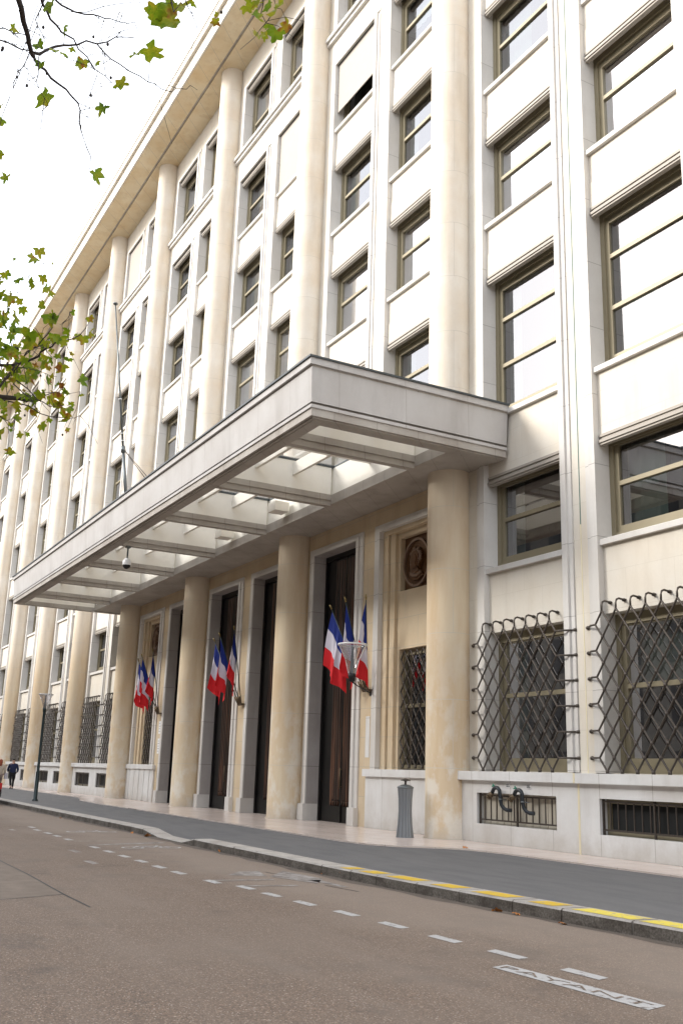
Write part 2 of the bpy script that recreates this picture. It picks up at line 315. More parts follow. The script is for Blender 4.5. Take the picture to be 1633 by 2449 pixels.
# road markings
b = MB(); ZR = -.296
def flat(pts, mi=0, z=ZR): b.quadmesh([(x, y, z) for x, y in pts], [tuple(range(len(pts)))], mi)
for xs_, y in [(-9.4, -8.1), (-8.1, -8.24), (-6.82, -8.25), (-5.73, -8.28), (-4.5, -8.31), (-2.1, -8.34), (-.95, -8.36), (.21, -8.39), (1.3, -8.40), (2.45, -8.44), (3.5, -8.46), (4.93, -8.42), (5.8, -8.23), (6.73, -8.23), (7.71, -8.2), (8.75, -8.14), (9.8, -8.1), (10.85, -8.09), (11.87, -8.04), (12.94, -8.0)]:
    L = .5; flat([(xs_, y - .075), (xs_ + L, y - .06), (xs_ + L - .04, y + .09), (xs_ - .05, y + .075)])
flat([(-2.54, -8.36), (-2.35, -8.36), (-3.0, -6.3), (-3.3, -6.36)], 1)
flat([(4.93, -8.36), (5.05, -8.33), (5.12, -7.3), (5.0, -7.3)], 1); flat([(5.76, -8.15), (5.9, -8.12), (6.0, -7.3), (5.88, -7.3)], 1)
flat([(-3.75, -8.32), (-3.66, -8.32), (-3.7, -7.2), (-3.8, -7.2)], 1)
flat([(4.25, -7.78), (3.75, -7.35), (3.7, -6.95), (4.55, -7.18)], 1); flat([(4.62, -7.15), (3.75, -6.5), (5.1, -6.4), (5.75, -6.85)], 1); flat([(5.2, -6.75), (6.3, -6.72), (6.35, -6.6), (5.3, -6.55)], 1)
flat([(13.9, -7.3), (14.6, -7.35), (14.6, -7.28), (13.9, -7.22)], 0)
def bike(cx, cy, s):   # bicycle pictogram lying along y
    for dy in (-.33, .33):
        n = 14
        for i in range(n):
            t0, t1 = 2 * math.pi * i / n, 2 * math.pi * (i + 1) / n
            flat([(cx + s * r * math.cos(t), cy + s * (dy + r * math.sin(t))) for r, t in ((.15, t0), (.20, t0), (.20, t1), (.15, t1))])
    for (a0, a1), (c0, c1) in [((0, -.33), (-.28, -.15)), ((-.28, -.15), (-.28, .2)), ((-.28, .2), (0, .33)), ((-.28, -.1), (0, .02)), ((0, .02), (-.28, .2)), ((-.28, .2), (-.42, .22))]:
        d = Vector((c0 - a0, c1 - a1)).normalized(); nn = Vector((-d.y, d.x)) * .025
        flat([(cx + s * (a0 + nn.x), cy + s * (a1 + nn.y)), (cx + s * (c0 + nn.x), cy + s * (c1 + nn.y)), (cx + s * (c0 - nn.x), cy + s * (c1 - nn.y)), (cx + s * (a0 - nn.x), cy + s * (a1 - nn.y))], 0, ZR + .001)
bike(-7.15, -6.95, 1.3); bike(-1.7, -7.1, 1.3)
flat([(-8.2, -8.95), (-7.7, -8.95), (-7.75, -8.8), (-8.2, -8.82)], 1); flat([(-1.2, -9.1), (-.5, -9.1), (-.6, -8.95), (-1.2, -8.95)], 1); flat([(1.3, -9.45), (2.0, -9.45), (1.9, -9.3), (1.3, -9.3)], 1)
# band with lettering
flat([(12.62, -8.62), (14.50, -8.54), (14.44, -8.29), (12.56, -8.40)])
tag(b.build('road_markings', [M['mark'], M['markfaint']]), kind='structure')
cu = bpy.data.curves.new('payant', 'FONT'); cu.body = 'PAYANT'; cu.size = .2; cu.offset = -.002; cu.resolution_u = 3
to = bpy.data.objects.new('tmp', cu); COL.objects.link(to); bpy.context.view_layer.update()
me = bpy.data.meshes.new_from_object(to.evaluated_get(bpy.context.evaluated_depsgraph_get())); bpy.data.objects.remove(to)
xsv = [v.co.x for v in me.vertices]; ysv = [v.co.y for v in me.vertices]
for v in me.vertices:
    u_ = (v.co.x - min(xsv)) / (max(xsv) - min(xsv)); q = (v.co.y - min(ysv)) / (max(ysv) - min(ysv))
    v.co = Vector((12.66 + u_ * 1.76 - q * .03, -8.565 + q * .115 + u_ * .085, ZR + .003))
me.materials.clear(); me.materials.append(M['road']); tag(link('road_lettering', me), kind='structure')
# asphalt repair patch between the seams, and gutter dirt
b = MB(); b.quadmesh([(-6, -10.7, -.2985), (1.05, -10.89, -.2985), (3.52, -10.92, -.2985), (6.22, -11.02, -.2985), (6.75, -12.3, -.2985), (-6, -12.6, -.2985)], [(0, 1, 2, 3, 4, 5)])
tag(b.build('road_patch', M['patch']), kind='structure')
b = MB(); rg = random.Random(2); xq = [-60 + i * .7 for i in range(118)]
b.quadmesh([v for x in xq for v in ((x, yk(x) - .02, -.298), (x, yk(x) - .12 - rg.random() * .16, -.298))], [(2 * i, 2 * i + 1, 2 * i + 3, 2 * i + 2) for i in range(len(xq) - 1)])
tag(b.build('gutter', M['gutter']), kind='structure')
# asphalt repair seams
b = MB()
def seam(p, q, w=.025):
    d = (Vector(q) - Vector(p)).normalized(); nn = Vector((-d.y, d.x)) * w / 2
    b.quadmesh([(p[0] + nn.x, p[1] + nn.y, -.2975), (q[0] + nn.x, q[1] + nn.y, -.2975), (q[0] - nn.x, q[1] - nn.y, -.2975), (p[0] - nn.x, p[1] - nn.y, -.2975)], [(0, 1, 2, 3)])
for p, q in [((-6, -10.7), (1.05, -10.89)), ((1.05, -10.89), (3.52, -10.92)), ((3.52, -10.92), (6.22, -11.02)), ((6.22, -11.02), (7.6, -11.03)), ((3.52, -10.92), (3.42, -10.6)), ((6.22, -11.02), (6.75, -12.3)), ((-5.13, -6.93), (-4.87, -6.23)), ((6.0, -6.85), (6.9, -6.75)), ((3.9, -6.9), (5.2, -6.7))]: seam(p, q, .03)
tag(b.build('road_seams', M['black']), kind='structure')

# ------------------------------------------------------------------ the ministry building
P = 9.042; ZS = 33.79; M0, M1 = -2, 10     # column index range
B = empty('office_building', (0, 0, 0), 'long cream stone office building with round columns, tall windows and an entrance canopy', 'building')
SILL = dict(a=1.60, b=6.454, c=10.417, d=15.986, e=20.266, f=24.575, g=28.86); HEAD = dict(a=4.848, b=8.819, c=14.449, d=18.721, e=23.047, f=27.377, g=32.37)
WX = [1.22, 5.20]; WW = 2.85; ENT = (1, 2, 3)
wall = MB(); ew = MB(); ST = .07
def wb(x0, x1, z0, z1, y0=0., y1=.55): wall.box(x0, x1, y0, y1, z0, z1)
for mth in range(M0 + 1, M1 + 1):
    X = -P * mth; zb = 1.58 if mth not in ENT else 10.30
    for (x0, x1) in ((0, .86), (4.38, 4.84), (8.36, P)): wb(X + x0, X + x1, zb, ZS)
    for x0 in WX:
        a, c = X + x0, X + x0 + WW; lo, hi = a - .36, c + .31
        if mth not in ENT:
            wb(lo, hi, HEAD['a'], SILL['b'] - .14, ST); wb(lo, hi, HEAD['b'], SILL['c'] - .14, ST)
            wb(lo, hi, .0, SILL['a'], ST)
        else: wb(lo, hi, 10.30, SILL['c'] - .14, ST)
        for u_, v_ in (('c', 'd'), ('d', 'e'), ('e', 'f')):
            zm = HEAD[u_] + (SILL[v_] - HEAD[u_]) * .42
            wb(lo, hi, HEAD[u_], zm, ST - .02); wb(lo, hi, zm, SILL[v_] - .14, ST)
        wb(lo, hi, HEAD['f'], 28.60, .0); wb(lo, hi, HEAD['g'], ZS, 0)
    if mth in ENT:
        ops = {1: 'DN', 2: 'DD', 3: 'ND'}[mth]
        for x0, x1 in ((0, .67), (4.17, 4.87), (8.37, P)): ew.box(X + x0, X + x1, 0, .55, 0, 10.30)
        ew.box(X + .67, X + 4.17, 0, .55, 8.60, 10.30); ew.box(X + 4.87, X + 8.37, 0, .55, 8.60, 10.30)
wall.build('wall', M['limestone'], B); ew.build('entrance_wall', M['shadestone'], B)
b = MB(); b.box(-P * M1 - .5, -P * M0, 1.7, 1.8, 0, ZS); b.box(-P * M1 - .5, -P * M0, .55, 1.7, ZS - .05, ZS + 0.9)
for z in (.2, 5.6, 9.6, 15.2, 19.5, 23.8, 28.0, 33.2): b.box(-P * M1 - .5, -P * M0, .56, 1.7, z, z + .15)
b.build('interior', M['dark'], B)
# columns
cm = MB(); prof = [(.60, 0), (.60, .02), (.563, .05)] + [(.563, z) for z in (4, 8, 12, 16, 20, 24, 28, 32)] + [(.563, ZS)]
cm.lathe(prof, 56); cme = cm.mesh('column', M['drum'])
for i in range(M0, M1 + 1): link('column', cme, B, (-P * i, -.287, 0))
# surrounds of the window strips
def surround(z0, z1, head, w=WW):
    q = MB()
    for s0, s1, y in ((-.35, -.2, -.035), (-.2, 0, -.085)): q.box(s0, s1, y, .40, z0, z1)
    for s0, s1, y in ((0 + w, w + .17, -.085), (w + .17, w + .30, -.035)): q.box(s0, s1, y, .40, z0, z1)
    q.box(-.35, w + .30, -.035, .34, z1 + .13, z1 + .27); q.box(-.2, w + .17, -.085, .34, z1, z1 + .13)
    return q.mesh('window_surround', M['marble'])
s_full, s_ent, s_top = surround(1.6, HEAD['f'], 1), surround(10.42, HEAD['f'], 1), surround(28.9, HEAD['g'], 1)
for i in range(M0 + 1, M1 + 1):
    for x0 in WX:
        link('window_surround', s_ent if i in ENT else s_full, B, (-P * i + x0, 0, 0)); link('window_surround', s_top, B, (-P * i + x0, 0, 0))
b = MB()
for i in range(M0 + 1, M1 + 1):
    X = -P * i; b.box(X + .45, X + P - .45, -.22, .3, 28.74, 28.88); b.box(X + .47, X + P - .47, -.13, .3, 28.60, 28.74)
b.build('string_course', M['marble'], B)
# cornice
b = MB(); x0, x1 = -P * M1 - 1, -P * M0 + 1
b.box(x0, x1, -1.02, 1.7, ZS, ZS + .5, 1); b.box(x0, x1, -1.14, -1.02, ZS + .06, ZS + .5, 3); b.box(x0, x1, -2.08, -1.14, ZS + .02, ZS + .5, 1)
b.box(x0, x1, -2.16, -2.08, ZS, ZS + .55, 0); b.box(x0, x1, -2.11, 0, ZS + .55, ZS + .85, 0); b.box(x0, x1, -2.26, 0, ZS + .85, ZS + 1.25, 0); b.box(x0, x1, -2.3, 0, ZS + 1.25, ZS + 1.30, 0)
b.build('cornice', [M['limestone'], M['soffit'], M['zinc'], M['canopy']], B)
# ---- windows
def window_meshes(h, trans, top, w=WW):
    fr = MB(); F0, F1 = .34, .46
    fr.box(0, .13, F0, F1, 0, h); fr.box(w - .13, w, F0, F1, 0, h); fr.box(.13, w - .13, F0, F1, 0, .16); fr.box(.13, w - .13, F0, F1, h - .22, h)
    fr.box(.13, .25, F0 + .04, F1, .16, h - .22); fr.box(w - .25, w - .13, F0 + .04, F1, .16, h - .22); fr.box(.25, w - .25, F0 + .04, F1, .16, .30); fr.box(.25, w - .25, F0 + .04, F1, h - top, h - .22)
    for t in trans: fr.box(.25, w - .25, F0 + .03, F1, t - .05, t + .05)
    gl = MB(); gl.quadmesh([(.2, F1 - .03, .2), (w - .2, F1 - .03, .2), (w - .2, F1 - .03, h - .2), (.2, F1 - .03, h - .2)], [(0, 1, 2, 3)])
    cu_ = MB(); n = 12; cw = .5
    vs = [(.2 + cw * i / n, .66 + .035 * math.sin(i * 2.1), z) for z in (.2, h - .2) for i in range(n + 1)]
    cu_.quadmesh(vs, [(i, i + 1, n + 2 + i, n + 1 + i) for i in range(n)], 0, True)
    vs = [(w - .2 - .25 * i / n, .66 + .035 * math.sin(i * 2.1), z) for z in (.2, h - .2) for i in range(n + 1)]
    cu_.quadmesh(vs, [(i, i + 1, n + 2 + i, n + 1 + i) for i in range(n)], 0, True)
    alt = MB(); cw2 = 1.1
    vs = [(.2 + cw2 * i / n, .7 + .04 * math.sin(i * 2.4), z) for z in (.2, h - .2) for i in range(n + 1)]; alt.quadmesh(vs, [(i, i + 1, n + 2 + i, n + 1 + i) for i in range(n)], 0, True)
    alt2 = MB(); vs = [(.2 + (w - .4) * i / 24, .75 + .03 * math.sin(i * 2.2), z) for z in (h * .55, h - .2) for i in range(25)]; alt2.quadmesh(vs, [(i, i + 1, 26 + i, 25 + i) for i in range(24)], 0, True)
    si = MB(); si.prism([(-.03, -.14), (-.03, -.02), (.01, .0), (.36, .02), (.36, -.14)], -.01, w + .01, axis='x')
    return fr.mesh('window', M['bronze']), gl.mesh('pane', M['glass']), [cu_.mesh('curtain', M['curtain']), cu_.mesh('curtain', M['curtain']), alt.mesh('curtain', M['curtain']), alt2.mesh('curtain', M['sheer'])], si.mesh('sill', M['marble'])
def blind_mesh(h, drop, w=WW):
    q = MB(); z = h
    if drop <= .35:
        for i, (y, t) in enumerate(((.02, .07), (.05, .06), (.0, .07), (.03, .05))): q.box(.02, w - .02, y + .02, .17, z - t, z - .008); z -= t
    else:
        while z > h - drop:
            q.prism([(.06, z - .155), (.045, z - .02), (.075, z), (.09, z), (.09, z - .155)], .02, w - .02, axis='x'); z -= .16
    return q.mesh('roller_blind', M['blind'])
WM = {l: window_meshes(HEAD[l] - SILL[l], t, tp) for l, t, tp in (('a', [1.75], .25), ('b', [1.25], .25), ('c', [1.45, 2.75], .42), ('d', [1.44], .42), ('e', [1.44], .42), ('f', [1.44], .42), ('g', [1.5], .42))}
BM = {l: blind_mesh(HEAD[l] - SILL[l], .25) for l in 'bcdefg'}
rw = random.Random(9)
def place_window(i, j, l):
    X = -P * i + WX[j]; wm = WM[l]; o = link('window', wm[0], B, (X, 0, SILL[l])); link('pane', wm[1], o); link('curtain', rw.choice(wm[2]), o)
    if l not in 'ag': link('sill', wm[3], o)
    if l != 'a':
        full = {(1, 0, 'f'): 1.95, (2, 1, 'f'): 2.8, (4, 0, 'g'): 3.5, (6, 1, 'e'): 2.8}.get((i, j, l))
        link('roller_blind', blind_mesh(HEAD[l] - SILL[l], full) if full else BM[l], o)
slots = [(i, j, l) for i in range(M0 + 1, M1 + 1) for j in (0, 1) for l in 'abcdefg' if not (i in ENT and l in 'ab')]
def vis(s):
    i, j, l = s; p_ = Vector((-P * i + WX[j] + 1.3, 0, (SILL[l] + HEAD[l]) / 2)) - CC; z = p_.dot(CF); x = 816.5 + FPX * p_.dot(CR) / z; y = 1224.5 - FPX * p_.dot(CU) / z
    inside = -60 < x < 1720 and -120 < y < 2500
    return (not inside, p_.length)
slots.sort(key=vis)
for s in slots[:100]: place_window(*s)
rest = MB()      # the farthest windows, too small to tell apart
mm = []
import itertools
for (i, j, l) in slots[100:]:
    X = -P * i + WX[j]
    for me_, mi in zip(WM[l][:2], (0, 1)):
        off = len(rest.v); rest.v += [(v.co.x + X, v.co.y, v.co.z + SILL[l]) for v in me_.vertices]
        for pl in me_.polygons: rest.f.append([off + k_ for k_ in pl.vertices]); rest.m.append(mi); rest.sm.append(False)
    rest.box(X, X + WW, -.02, .36, SILL[l] - .14, SILL[l], 2)
    if l != 'a': rest.box(X + .02, X + WW - .02, .02, .17, HEAD[l] - .24, HEAD[l], 3)
tag(rest.build('windows', [M['bronze'], M['glass'], M['marble'], M['blind']], B), kind='stuff')
# ---- plinth with barred openings
OPN = ((1.15, 3.92), (5.2, 7.9))
regular = [i for i in range(M0 + 1, M1 + 1) if i not in ENT]
for i in regular:
    X = -P * i; yf = -.28; pl = MB(); led = MB()
    for a, c in ((.3, 1.15), (3.92, 5.2), (7.9, P - .3)): pl.box(X + a, X + c, yf, .06, 0, 1.38)
    for a, c in OPN: pl.box(X + a, X + c, yf, .06, 0, .41); pl.box(X + a, X + c, yf, .06, 1.10, 1.38)
    led.box(X + .42, X + P - .42, -.40, .39, 1.38, 1.58); pl.build('plinth', M['plinth'], B); led.build('ledge', M['plinth'], B)
for i, s in ((1, 0), (3, 1)):
    pl = MB(); led = MB(); X = -P * i; a, c = (4.66, 8.7) if s == 0 else (.35, 4.38)
    pl.box(X + a, X + c, -.06, .30, 0, 1.38); led.box(X + a - .06, X + c + (.0 if s == 0 else .06), -.14, .25, 1.38, 1.58)
    if s: [pl.box(X + a + .35 + q * .72, X + a + .65 + q * .72, -.085, -.06, .02, 1.375) for q in range(5)]
    pl.build('plinth', M['plinth'], B); led.build('ledge', M['plinth'], B)
# basement grilles
def base_grille(w):
    q = MB(); q.box(0, w, -.015, .015, .62, .655); q.box(0, w, -.015, .015, .08, .115); n = int(w / .2)
    for i in range(1, n): q.box(w * i / n - .011, w * i / n + .011, -.011, .011, .115, .62)
    for x in (0.02, w / 2, w - .02): q.box(x - .018, x + .018, -.02, .02, 0, .68)
    return q.mesh('basement_grille', M['iron'])
bgm = base_grille(2.74)
vent = MB(); vent.box(0, 2.74, .0, .05, 0, .69); [vent.box(.25 * k_ - .02, .25 * k_ + .02, -.015, 0, 0, .69) for k_ in range(1, 11)]
ventm = vent.mesh('vent_panel', M['louvre'])
bw = MB(); bw.box(0, 2.74, 0, .05, 0, .10, 0); bw.box(0, 2.74, 0, .05, .6, .69, 0); bw.box(0, .12, 0, .05, .1, .6, 0); bw.box(2.62, 2.74, 0, .05, .1, .6, 0); bw.box(.12, 2.62, .03, .04, .1, .6, 1)
bwm = bw.mesh('basement_window', [M['bronze'], M['dark']])
for i in regular:
    for j, (a, c) in enumerate(OPN):
        link('basement_grille', bgm, B, (-P * i + a + .01, -.20, .41))
        if (i, j) == (0, 0): link('vent_panel', ventm, B, (-P * i + a, -.08, .41))
        else: link('basement_window', bwm, B, (-P * i + a, -.08, .41))
# ---- wrought iron window grilles: diamond lattice with hooked tops and side arms
def lattice(nc, nr, cw, ch, y=-.2, r=.022, hooks=True, arm=.42):
    q = MB(); w = nc * cw
    for rr in range(nr):
        z0 = rr * ch
        for c in range(nc):
            xl, xm_, xr = c * cw, c * cw + cw / 2, (c + 1) * cw
            for p1, p2 in (((xm_, z0), (xl, z0 + ch / 2)), ((xm_, z0), (xr, z0 + ch / 2)), ((xl, z0 + ch / 2), (xm_, z0 + ch)), ((xr, z0 + ch / 2), (xm_, z0 + ch))):
                q.tube([(p1[0], y, p1[1]), (p2[0], y, p2[1])], r, 5, caps=False)
            q.tube([(xm_, y, z0 + .035), (xm_, y, z0 - .035)], r * 1.75, 6)
            if rr and c: q.tube([(xl, y, z0 - ch / 2 + .035), (xl, y, z0 - ch / 2 - .035)], r * 1.75, 6)
        if arm:
            for sx, s_ in ((0, -1), (w, 1)):
                q.tube([(sx, y, z0 + ch / 2), (sx + s_ * arm * .35, y, z0 + ch / 2), (sx + s_ * arm, .0, z0 + ch / 2)], r, 6)
                q.lathe([(0, z0 + ch / 2 - .045), (.04, z0 + ch / 2 - .03), (.05, z0 + ch / 2), (.04, z0 + ch / 2 + .03), (0, z0 + ch / 2 + .045)], 8, (sx + s_ * arm, -.01))
    if hooks:
        zt = nr * ch
        for c in range(nc):
            x = c * cw + cw / 2
            q.tube([(x, y, zt), (x, y, zt + .12), (x, y + .03, zt + .19), (x, y + .09, zt + .22), (x, .06, zt + .20)], r, 6)
            q.lathe([(0, zt + .16), (.04, zt + .175), (.046, zt + .20), (.04, zt + .225), (0, zt + .24)], 8, (x, .04))
    return q.mesh('window_grille', M['iron'])
lat = lattice(7, 6, .407, .54)
for i in regular:
    for j, x0 in enumerate(WX): link('window_grille', lat, B, (-P * i + x0 - (.14, .03)[j], 0, 1.62))
latn = lattice(4, 7, .32, .45, y=.12, hooks=False, arm=0)
# ---- entrance openings
def door_surround():
    q = MB()
    for x0, x1, y in ((0, .2, -.05), (.2, .35, -.10), (3.15, 3.3, -.10), (3.3, 3.5, -.05)): q.box(x0, x1, y, .45, .5, 8.38)
    q.box(-.02, .36, -.16, .45, 0, .5); q.box(3.14, 3.52, -.16, .45, 0, .5); q.box(.2, 3.3, -.10, .45, 8.38, 8.47); q.box(0, 3.5, -.05, .45, 8.47, 8.60)
    for x0, x1 in ((0, .2), (3.3, 3.5)): q.box(x0, x1, -.05, .45, 8.38, 8.47)
    n0 = len(q.f)
    for x0, x1 in ((.35, .365), (3.135, 3.15)): q.box(x0, x1, -.06, .45, .5, 8.375, 1)
    q.box(.365, 3.135, -.06, .45, 8.365, 8.379, 1)
    return q.mesh('door_surround', [M['marble'], M['doormarble']])
dsm = door_surround()
dm = MB(); dm.box(.0, 2.8, .42, .5, 0, 8.38); dm.box(0, .10, .36, .42, 0, 8.38); dm.box(2.7, 2.8, .36, .42, 0, 8.38); dm.box(.10, 2.7, .36, .42, 8.2, 8.38); dm.box(1.37, 1.43, .38, .42, 0, 8.2)
dmm = dm.mesh('door', M['doorframe'])
def slats(x0, x1):
    q = MB(); n = int((x1 - x0) / .13); w_ = (x1 - x0) / n
    for i in range(n):
        a = x0 + i * w_; q.prism([(a + .01, .42), (a + w_ * .3, .355), (a + w_ * .62, .355), (a + w_ - .01, .42)], .62 + .05 * (i % 2), 8.1, axis='z')
        q.prism([(a + .02, .62), (a + w_ - .02, .62), (a + w_ / 2, .48)], .36, .419, axis='y')
    return q.mesh('timber_slats', M['timber'])
slm = [slats(.74, 1.34), slats(1.48, 2.60)]
def door(X):
    link('door_surround', dsm, B, (X, 0, 0)); d = link('door', dmm, B, (X + .35, .0, 0)); [link('timber_slats', q, d) for q in slm]
    h = MB(); h.tube([(1.5, .30, 1.0), (1.5, .30, 1.6)], .02, 8); h.tube([(1.5, .38, 1.05), (1.5, .30, 1.05)], .015, 6); h.tube([(1.5, .38, 1.55), (1.5, .30, 1.55)], .015, 6); h.build('handle', M['brass'], d)
def niche(X, flip):
    q = MB()
    for x0, x1, y in ((0, .2, -.05), (.2, .35, -.10), (3.15, 3.3, -.10), (3.3, 3.5, -.05)): q.box(x0, x1, y, .45, 1.58, 8.38)
    q.box(.2, 3.3, -.10, .45, 8.38, 8.47); q.box(0, 3.5, -.05, .45, 8.47, 8.60)
    for x0, x1 in ((0, .2), (3.3, 3.5)): q.box(x0, x1, -.05, .45, 8.38, 8.47)
    q.build('niche_surround', M['marble'], B, (X, 0, 0))
    q = MB()
    for x0, x1, y in ((.35, .62, .05), (.66, .92, .11), (2.58, 2.84, .11), (2.88, 3.15, .05)): q.box(x0, x1, y, .5, 1.58, 8.25)
    q.box(.35, 3.15, .05, .5, 8.25, 8.38); q.box(.62, .66, .16, .5, 1.58, 8.25); q.box(2.84, 2.88, .16, .5, 1.58, 8.25)
    a, c = 1.06, 2.44
    q.box(.92, 2.58, .2, .5, 4.86, 6.52); q.box(.92, 2.58, .2, .5, 8.08, 8.25); q.box(.92, a, .2, .5, 1.58, 4.86); q.box(c, 2.58, .2, .5, 1.58, 4.86); q.box(.92, a, .2, .5, 6.52, 8.08); q.box(c, 2.58, .2, .5, 6.52, 8.08)
    q.build('niche_panel', M['shadestone'], B, (X, 0, 0))
    # bronze relief: ring and profile head
    q = MB(); q.box(a, c, .36, .44, 6.52, 8.08, 0); cx, cz = (a + c) / 2, 7.28; n = 40
    for i in range(n):
        t0, t1 = 2 * math.pi * i / n, 2 * math.pi * (i + 1) / n
        for r0, r1, y0, y1, mi in ((.60, .66, .27, .36, 1), (.48, .60, .34, .36, 0)):
            pts = [(cx + r_ * math.cos(t) , cz + r_ * 1.07 * math.sin(t)) for r_, t in ((r0, t0), (r1, t0), (r1, t1), (r0, t1))]
            q.prism(pts, y0, y1, mi, axis='y')
    head = [(-.30, -.42), (-.28, -.22), (-.20, -.12), (-.27, -.10), (-.29, -.03), (-.26, .0), (-.32, .06), (-.27, .14), (-.27, .26), (-.18, .38), (-.02, .44), (.14, .42), (.26, .30), (.30, .14), (.26, .0), (.19, -.10), (.17, -.22), (.30, -.34), (.36, -.42), (.10, -.52), (-.14, -.50)]
    sg = -1 if flip else 1
    q.prism([(cx + sg * hx, cz + hz) for hx, hz in head], .27, .36, 0, axis='y')
    for s_, y_ in ((.86, .235), (.68, .205), (.45, .185)): q.prism([(cx + sg * (hx * s_ + .0), cz + hz * s_ + .02) for hx, hz in head], y_, .28, 1 if s_ > .8 else 0, axis='y')
    rr = random.Random(5)
    for t in range(46):
        an = rr.uniform(-.5, 2.7); r_ = rr.uniform(.2, .33); x_, z_ = cx + sg * (.02 + r_ * math.cos(an) * .9), cz + .14 + r_ * math.sin(an) * .85; s_ = rr.uniform(.02, .045)
        q.lathe([(0, z_ - s_), (s_, z_), (0, z_ + s_)], 6, (x_, .24), 1)
    q.build('relief_panel', [M['relief'], M['relief2']], B, (X, 0, 0))
    fr = MB(); W_ = c - a; fr.box(0, .1, .36, .46, 0, 3.26); fr.box(W_ - .1, W_, .36, .46, 0, 3.26); fr.box(.1, W_ - .1, .36, .46, 0, .12); fr.box(.1, W_ - .1, .36, .46, 3.1, 3.26); fr.box(.1, W_ - .1, .37, .46, 1.65, 1.75)
    o = fr.build('window', M['bronze'], B, (X + a, 0, 1.6)); g_ = MB(); g_.quadmesh([(.08, .43, .1), (W_ - .08, .43, .1), (W_ - .08, .43, 3.15), (.08, .43, 3.15)], [(0, 1, 2, 3)]); g_.build('pane', M['glass'], o)
    link('window_grille', latn, B, (X + a + .05, .12, 1.66))
door(-P + .67); niche(-P + 4.87, False)
door(-2 * P + .67); door(-2 * P + 4.87)
niche(-3 * P + .67, True); door(-3 * P + 4.87)
# pier joint seals
b = MB(); X = 4.61
b.box(X - .012, X + .012, -.006, 0, 6.9, 28.6, 1); b.box(X - .013, X + .013, -.006, 0, 1.58, 6.9, 0); b.box(X - .028, X + .028, -.286, -.28, 0, 1.38, 0); b.box(X - .028, X + .028, -.405, -.40, 1.38, 1.58, 0)
b.build('joint_seal', [M['yellowline'], M['greenline']], B)

# ---- entrance canopy
c0, c1 = -30.33, 2.19; ZB = 9.12; YF = -5.60
cp = MB()
def ring(off, z0, z1, mi, inner=.45):
    xa, xb, yf = c0 + off, c1 - off, YF + off
    cp.box(xa, xb, yf, YF + inner, z0, z1, mi); cp.box(xa, c0 + inner, YF + inner, .0, z0, z1, mi); cp.box(c1 - inner, xb, YF + inner, .0, z0, z1, mi)
def taper(off0, off1, z0, z1, mi):   # battered fascia on three sides
    O = [(c0, YF, 1, 1), (c1, YF, -1, 1)]
    a0 = [(c0 + off0, 0), (c0 + off0, YF + off0), (c1 - off0, YF + off0), (c1 - off0, 0)]; a1 = [(c0 + off1, 0), (c0 + off1, YF + off1), (c1 - off1, YF + off1), (c1 - off1, 0)]
    vs = [(x, y, z0) for x, y in a0] + [(x, y, z1) for x, y in a1]
    cp.quadmesh(vs, [(i, i + 1, 5 + i, 4 + i) for i in range(3)], mi)
ring(-.02, 10.455, 10.50, 2); ring(.02, 10.30, 10.455, 1); ring(.09, 10.26, 10.30, 0)
taper(.145, .085, 9.45, 10.26, 1); ring(.24, 9.38, 10.26, 0, .44)
ring(.12, 9.31, 9.385, 1); ring(.155, 9.13, 9.31, 0); ring(.23, ZB - .02, 9.13, 0, .60)
# underside step
for a, c, y0, y1 in ((c0 + .45, c1 - .45, YF + .45, -5.12),): cp.box(a, c, y0, y1, 9.16, 10.27, 0)
# ribs at every half bay
xsb = [-4.521 * k_ for k_ in range(0, 7)]
YI = -1.46
for x in xsb:
    cp.box(x - .11, x + .11, -5.12, YI, ZB - .03, 9.25, 0); cp.box(x - .15, x + .15, -5.12, YI, 9.25, 9.42, 0); cp.box(x - .10, x + .10, -5.12, YI, 9.42, 10.27, 3)
cp.box(c0 + .45, c1 - .45, YI, 0, ZB + .01, 9.42, 0); cp.box(c0 + .45, c1 - .45, YI + .06, 0, 9.42, 10.27, 3)
cp.box(c0 + .451, c1 - .451, -5.12, -5.08, 9.42, 10.27, 3)
cp.box(c0 + .45, c0 + .5, -5.08, YI, 9.3, 10.27, 3); cp.box(c1 - .5, c1 - .45, -5.08, YI, 9.3, 10.27, 3)
cp.box(c0 + .3, c0 + .52, -5.12, YI, ZB, 9.3, 0); cp.box(c1 - .52, c1 - .3, -5.12, YI, ZB, 9.3, 0)
cp.box(c0 + .3, c1 - .3, -5.3, -5.02, ZB - .035, 9.16, 0)
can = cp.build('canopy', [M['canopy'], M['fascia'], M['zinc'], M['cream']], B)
cells = list(zip(xsb[1:], xsb[:-1])) + [(xsb[0], c1 - .40), (c0 + .40, xsb[-1])]
for a, c in cells:
    q = MB(); a_, c_ = a + .1, c - .1
    big = (c - a) > 3.6
    q.box(a_, c_, -3.95, -3.85, 9.82, 10.2); q.box(a_, c_, -2.75, -2.65, 9.82, 10.2)
    if big: q.box((a + c) / 2 - .05, (a + c) / 2 + .05, -5.08, -1.4, 9.86, 10.19)
    q.build('skylight_ribs', M['cream'], B)
    g_ = MB(); g_.quadmesh([(a_, -5.08, 10.3), (c_, -5.08, 10.3), (c_, -1.4, 10.3), (a_, -1.4, 10.3)], [(0, 1, 2, 3)]); g_.build('skylight_glass', M['roofglass'], B)
b = MB(); b.box(c0 + .4, c1 - .4, -1.4, 0, 10.27, 10.34)
for x in xsb: b.box(x - .12, x + .12, -5.15, -1.4, 10.27, 10.36)
b.build('canopy_roof', M['zinc'], B)
# housing boxes hanging in two cells
for x in (-7.7, -12.2): q = MB(); q.box(x, x + .55, -2.0, -1.5, 9.5, 9.8); q.build('light_housing', M['cream'], B)

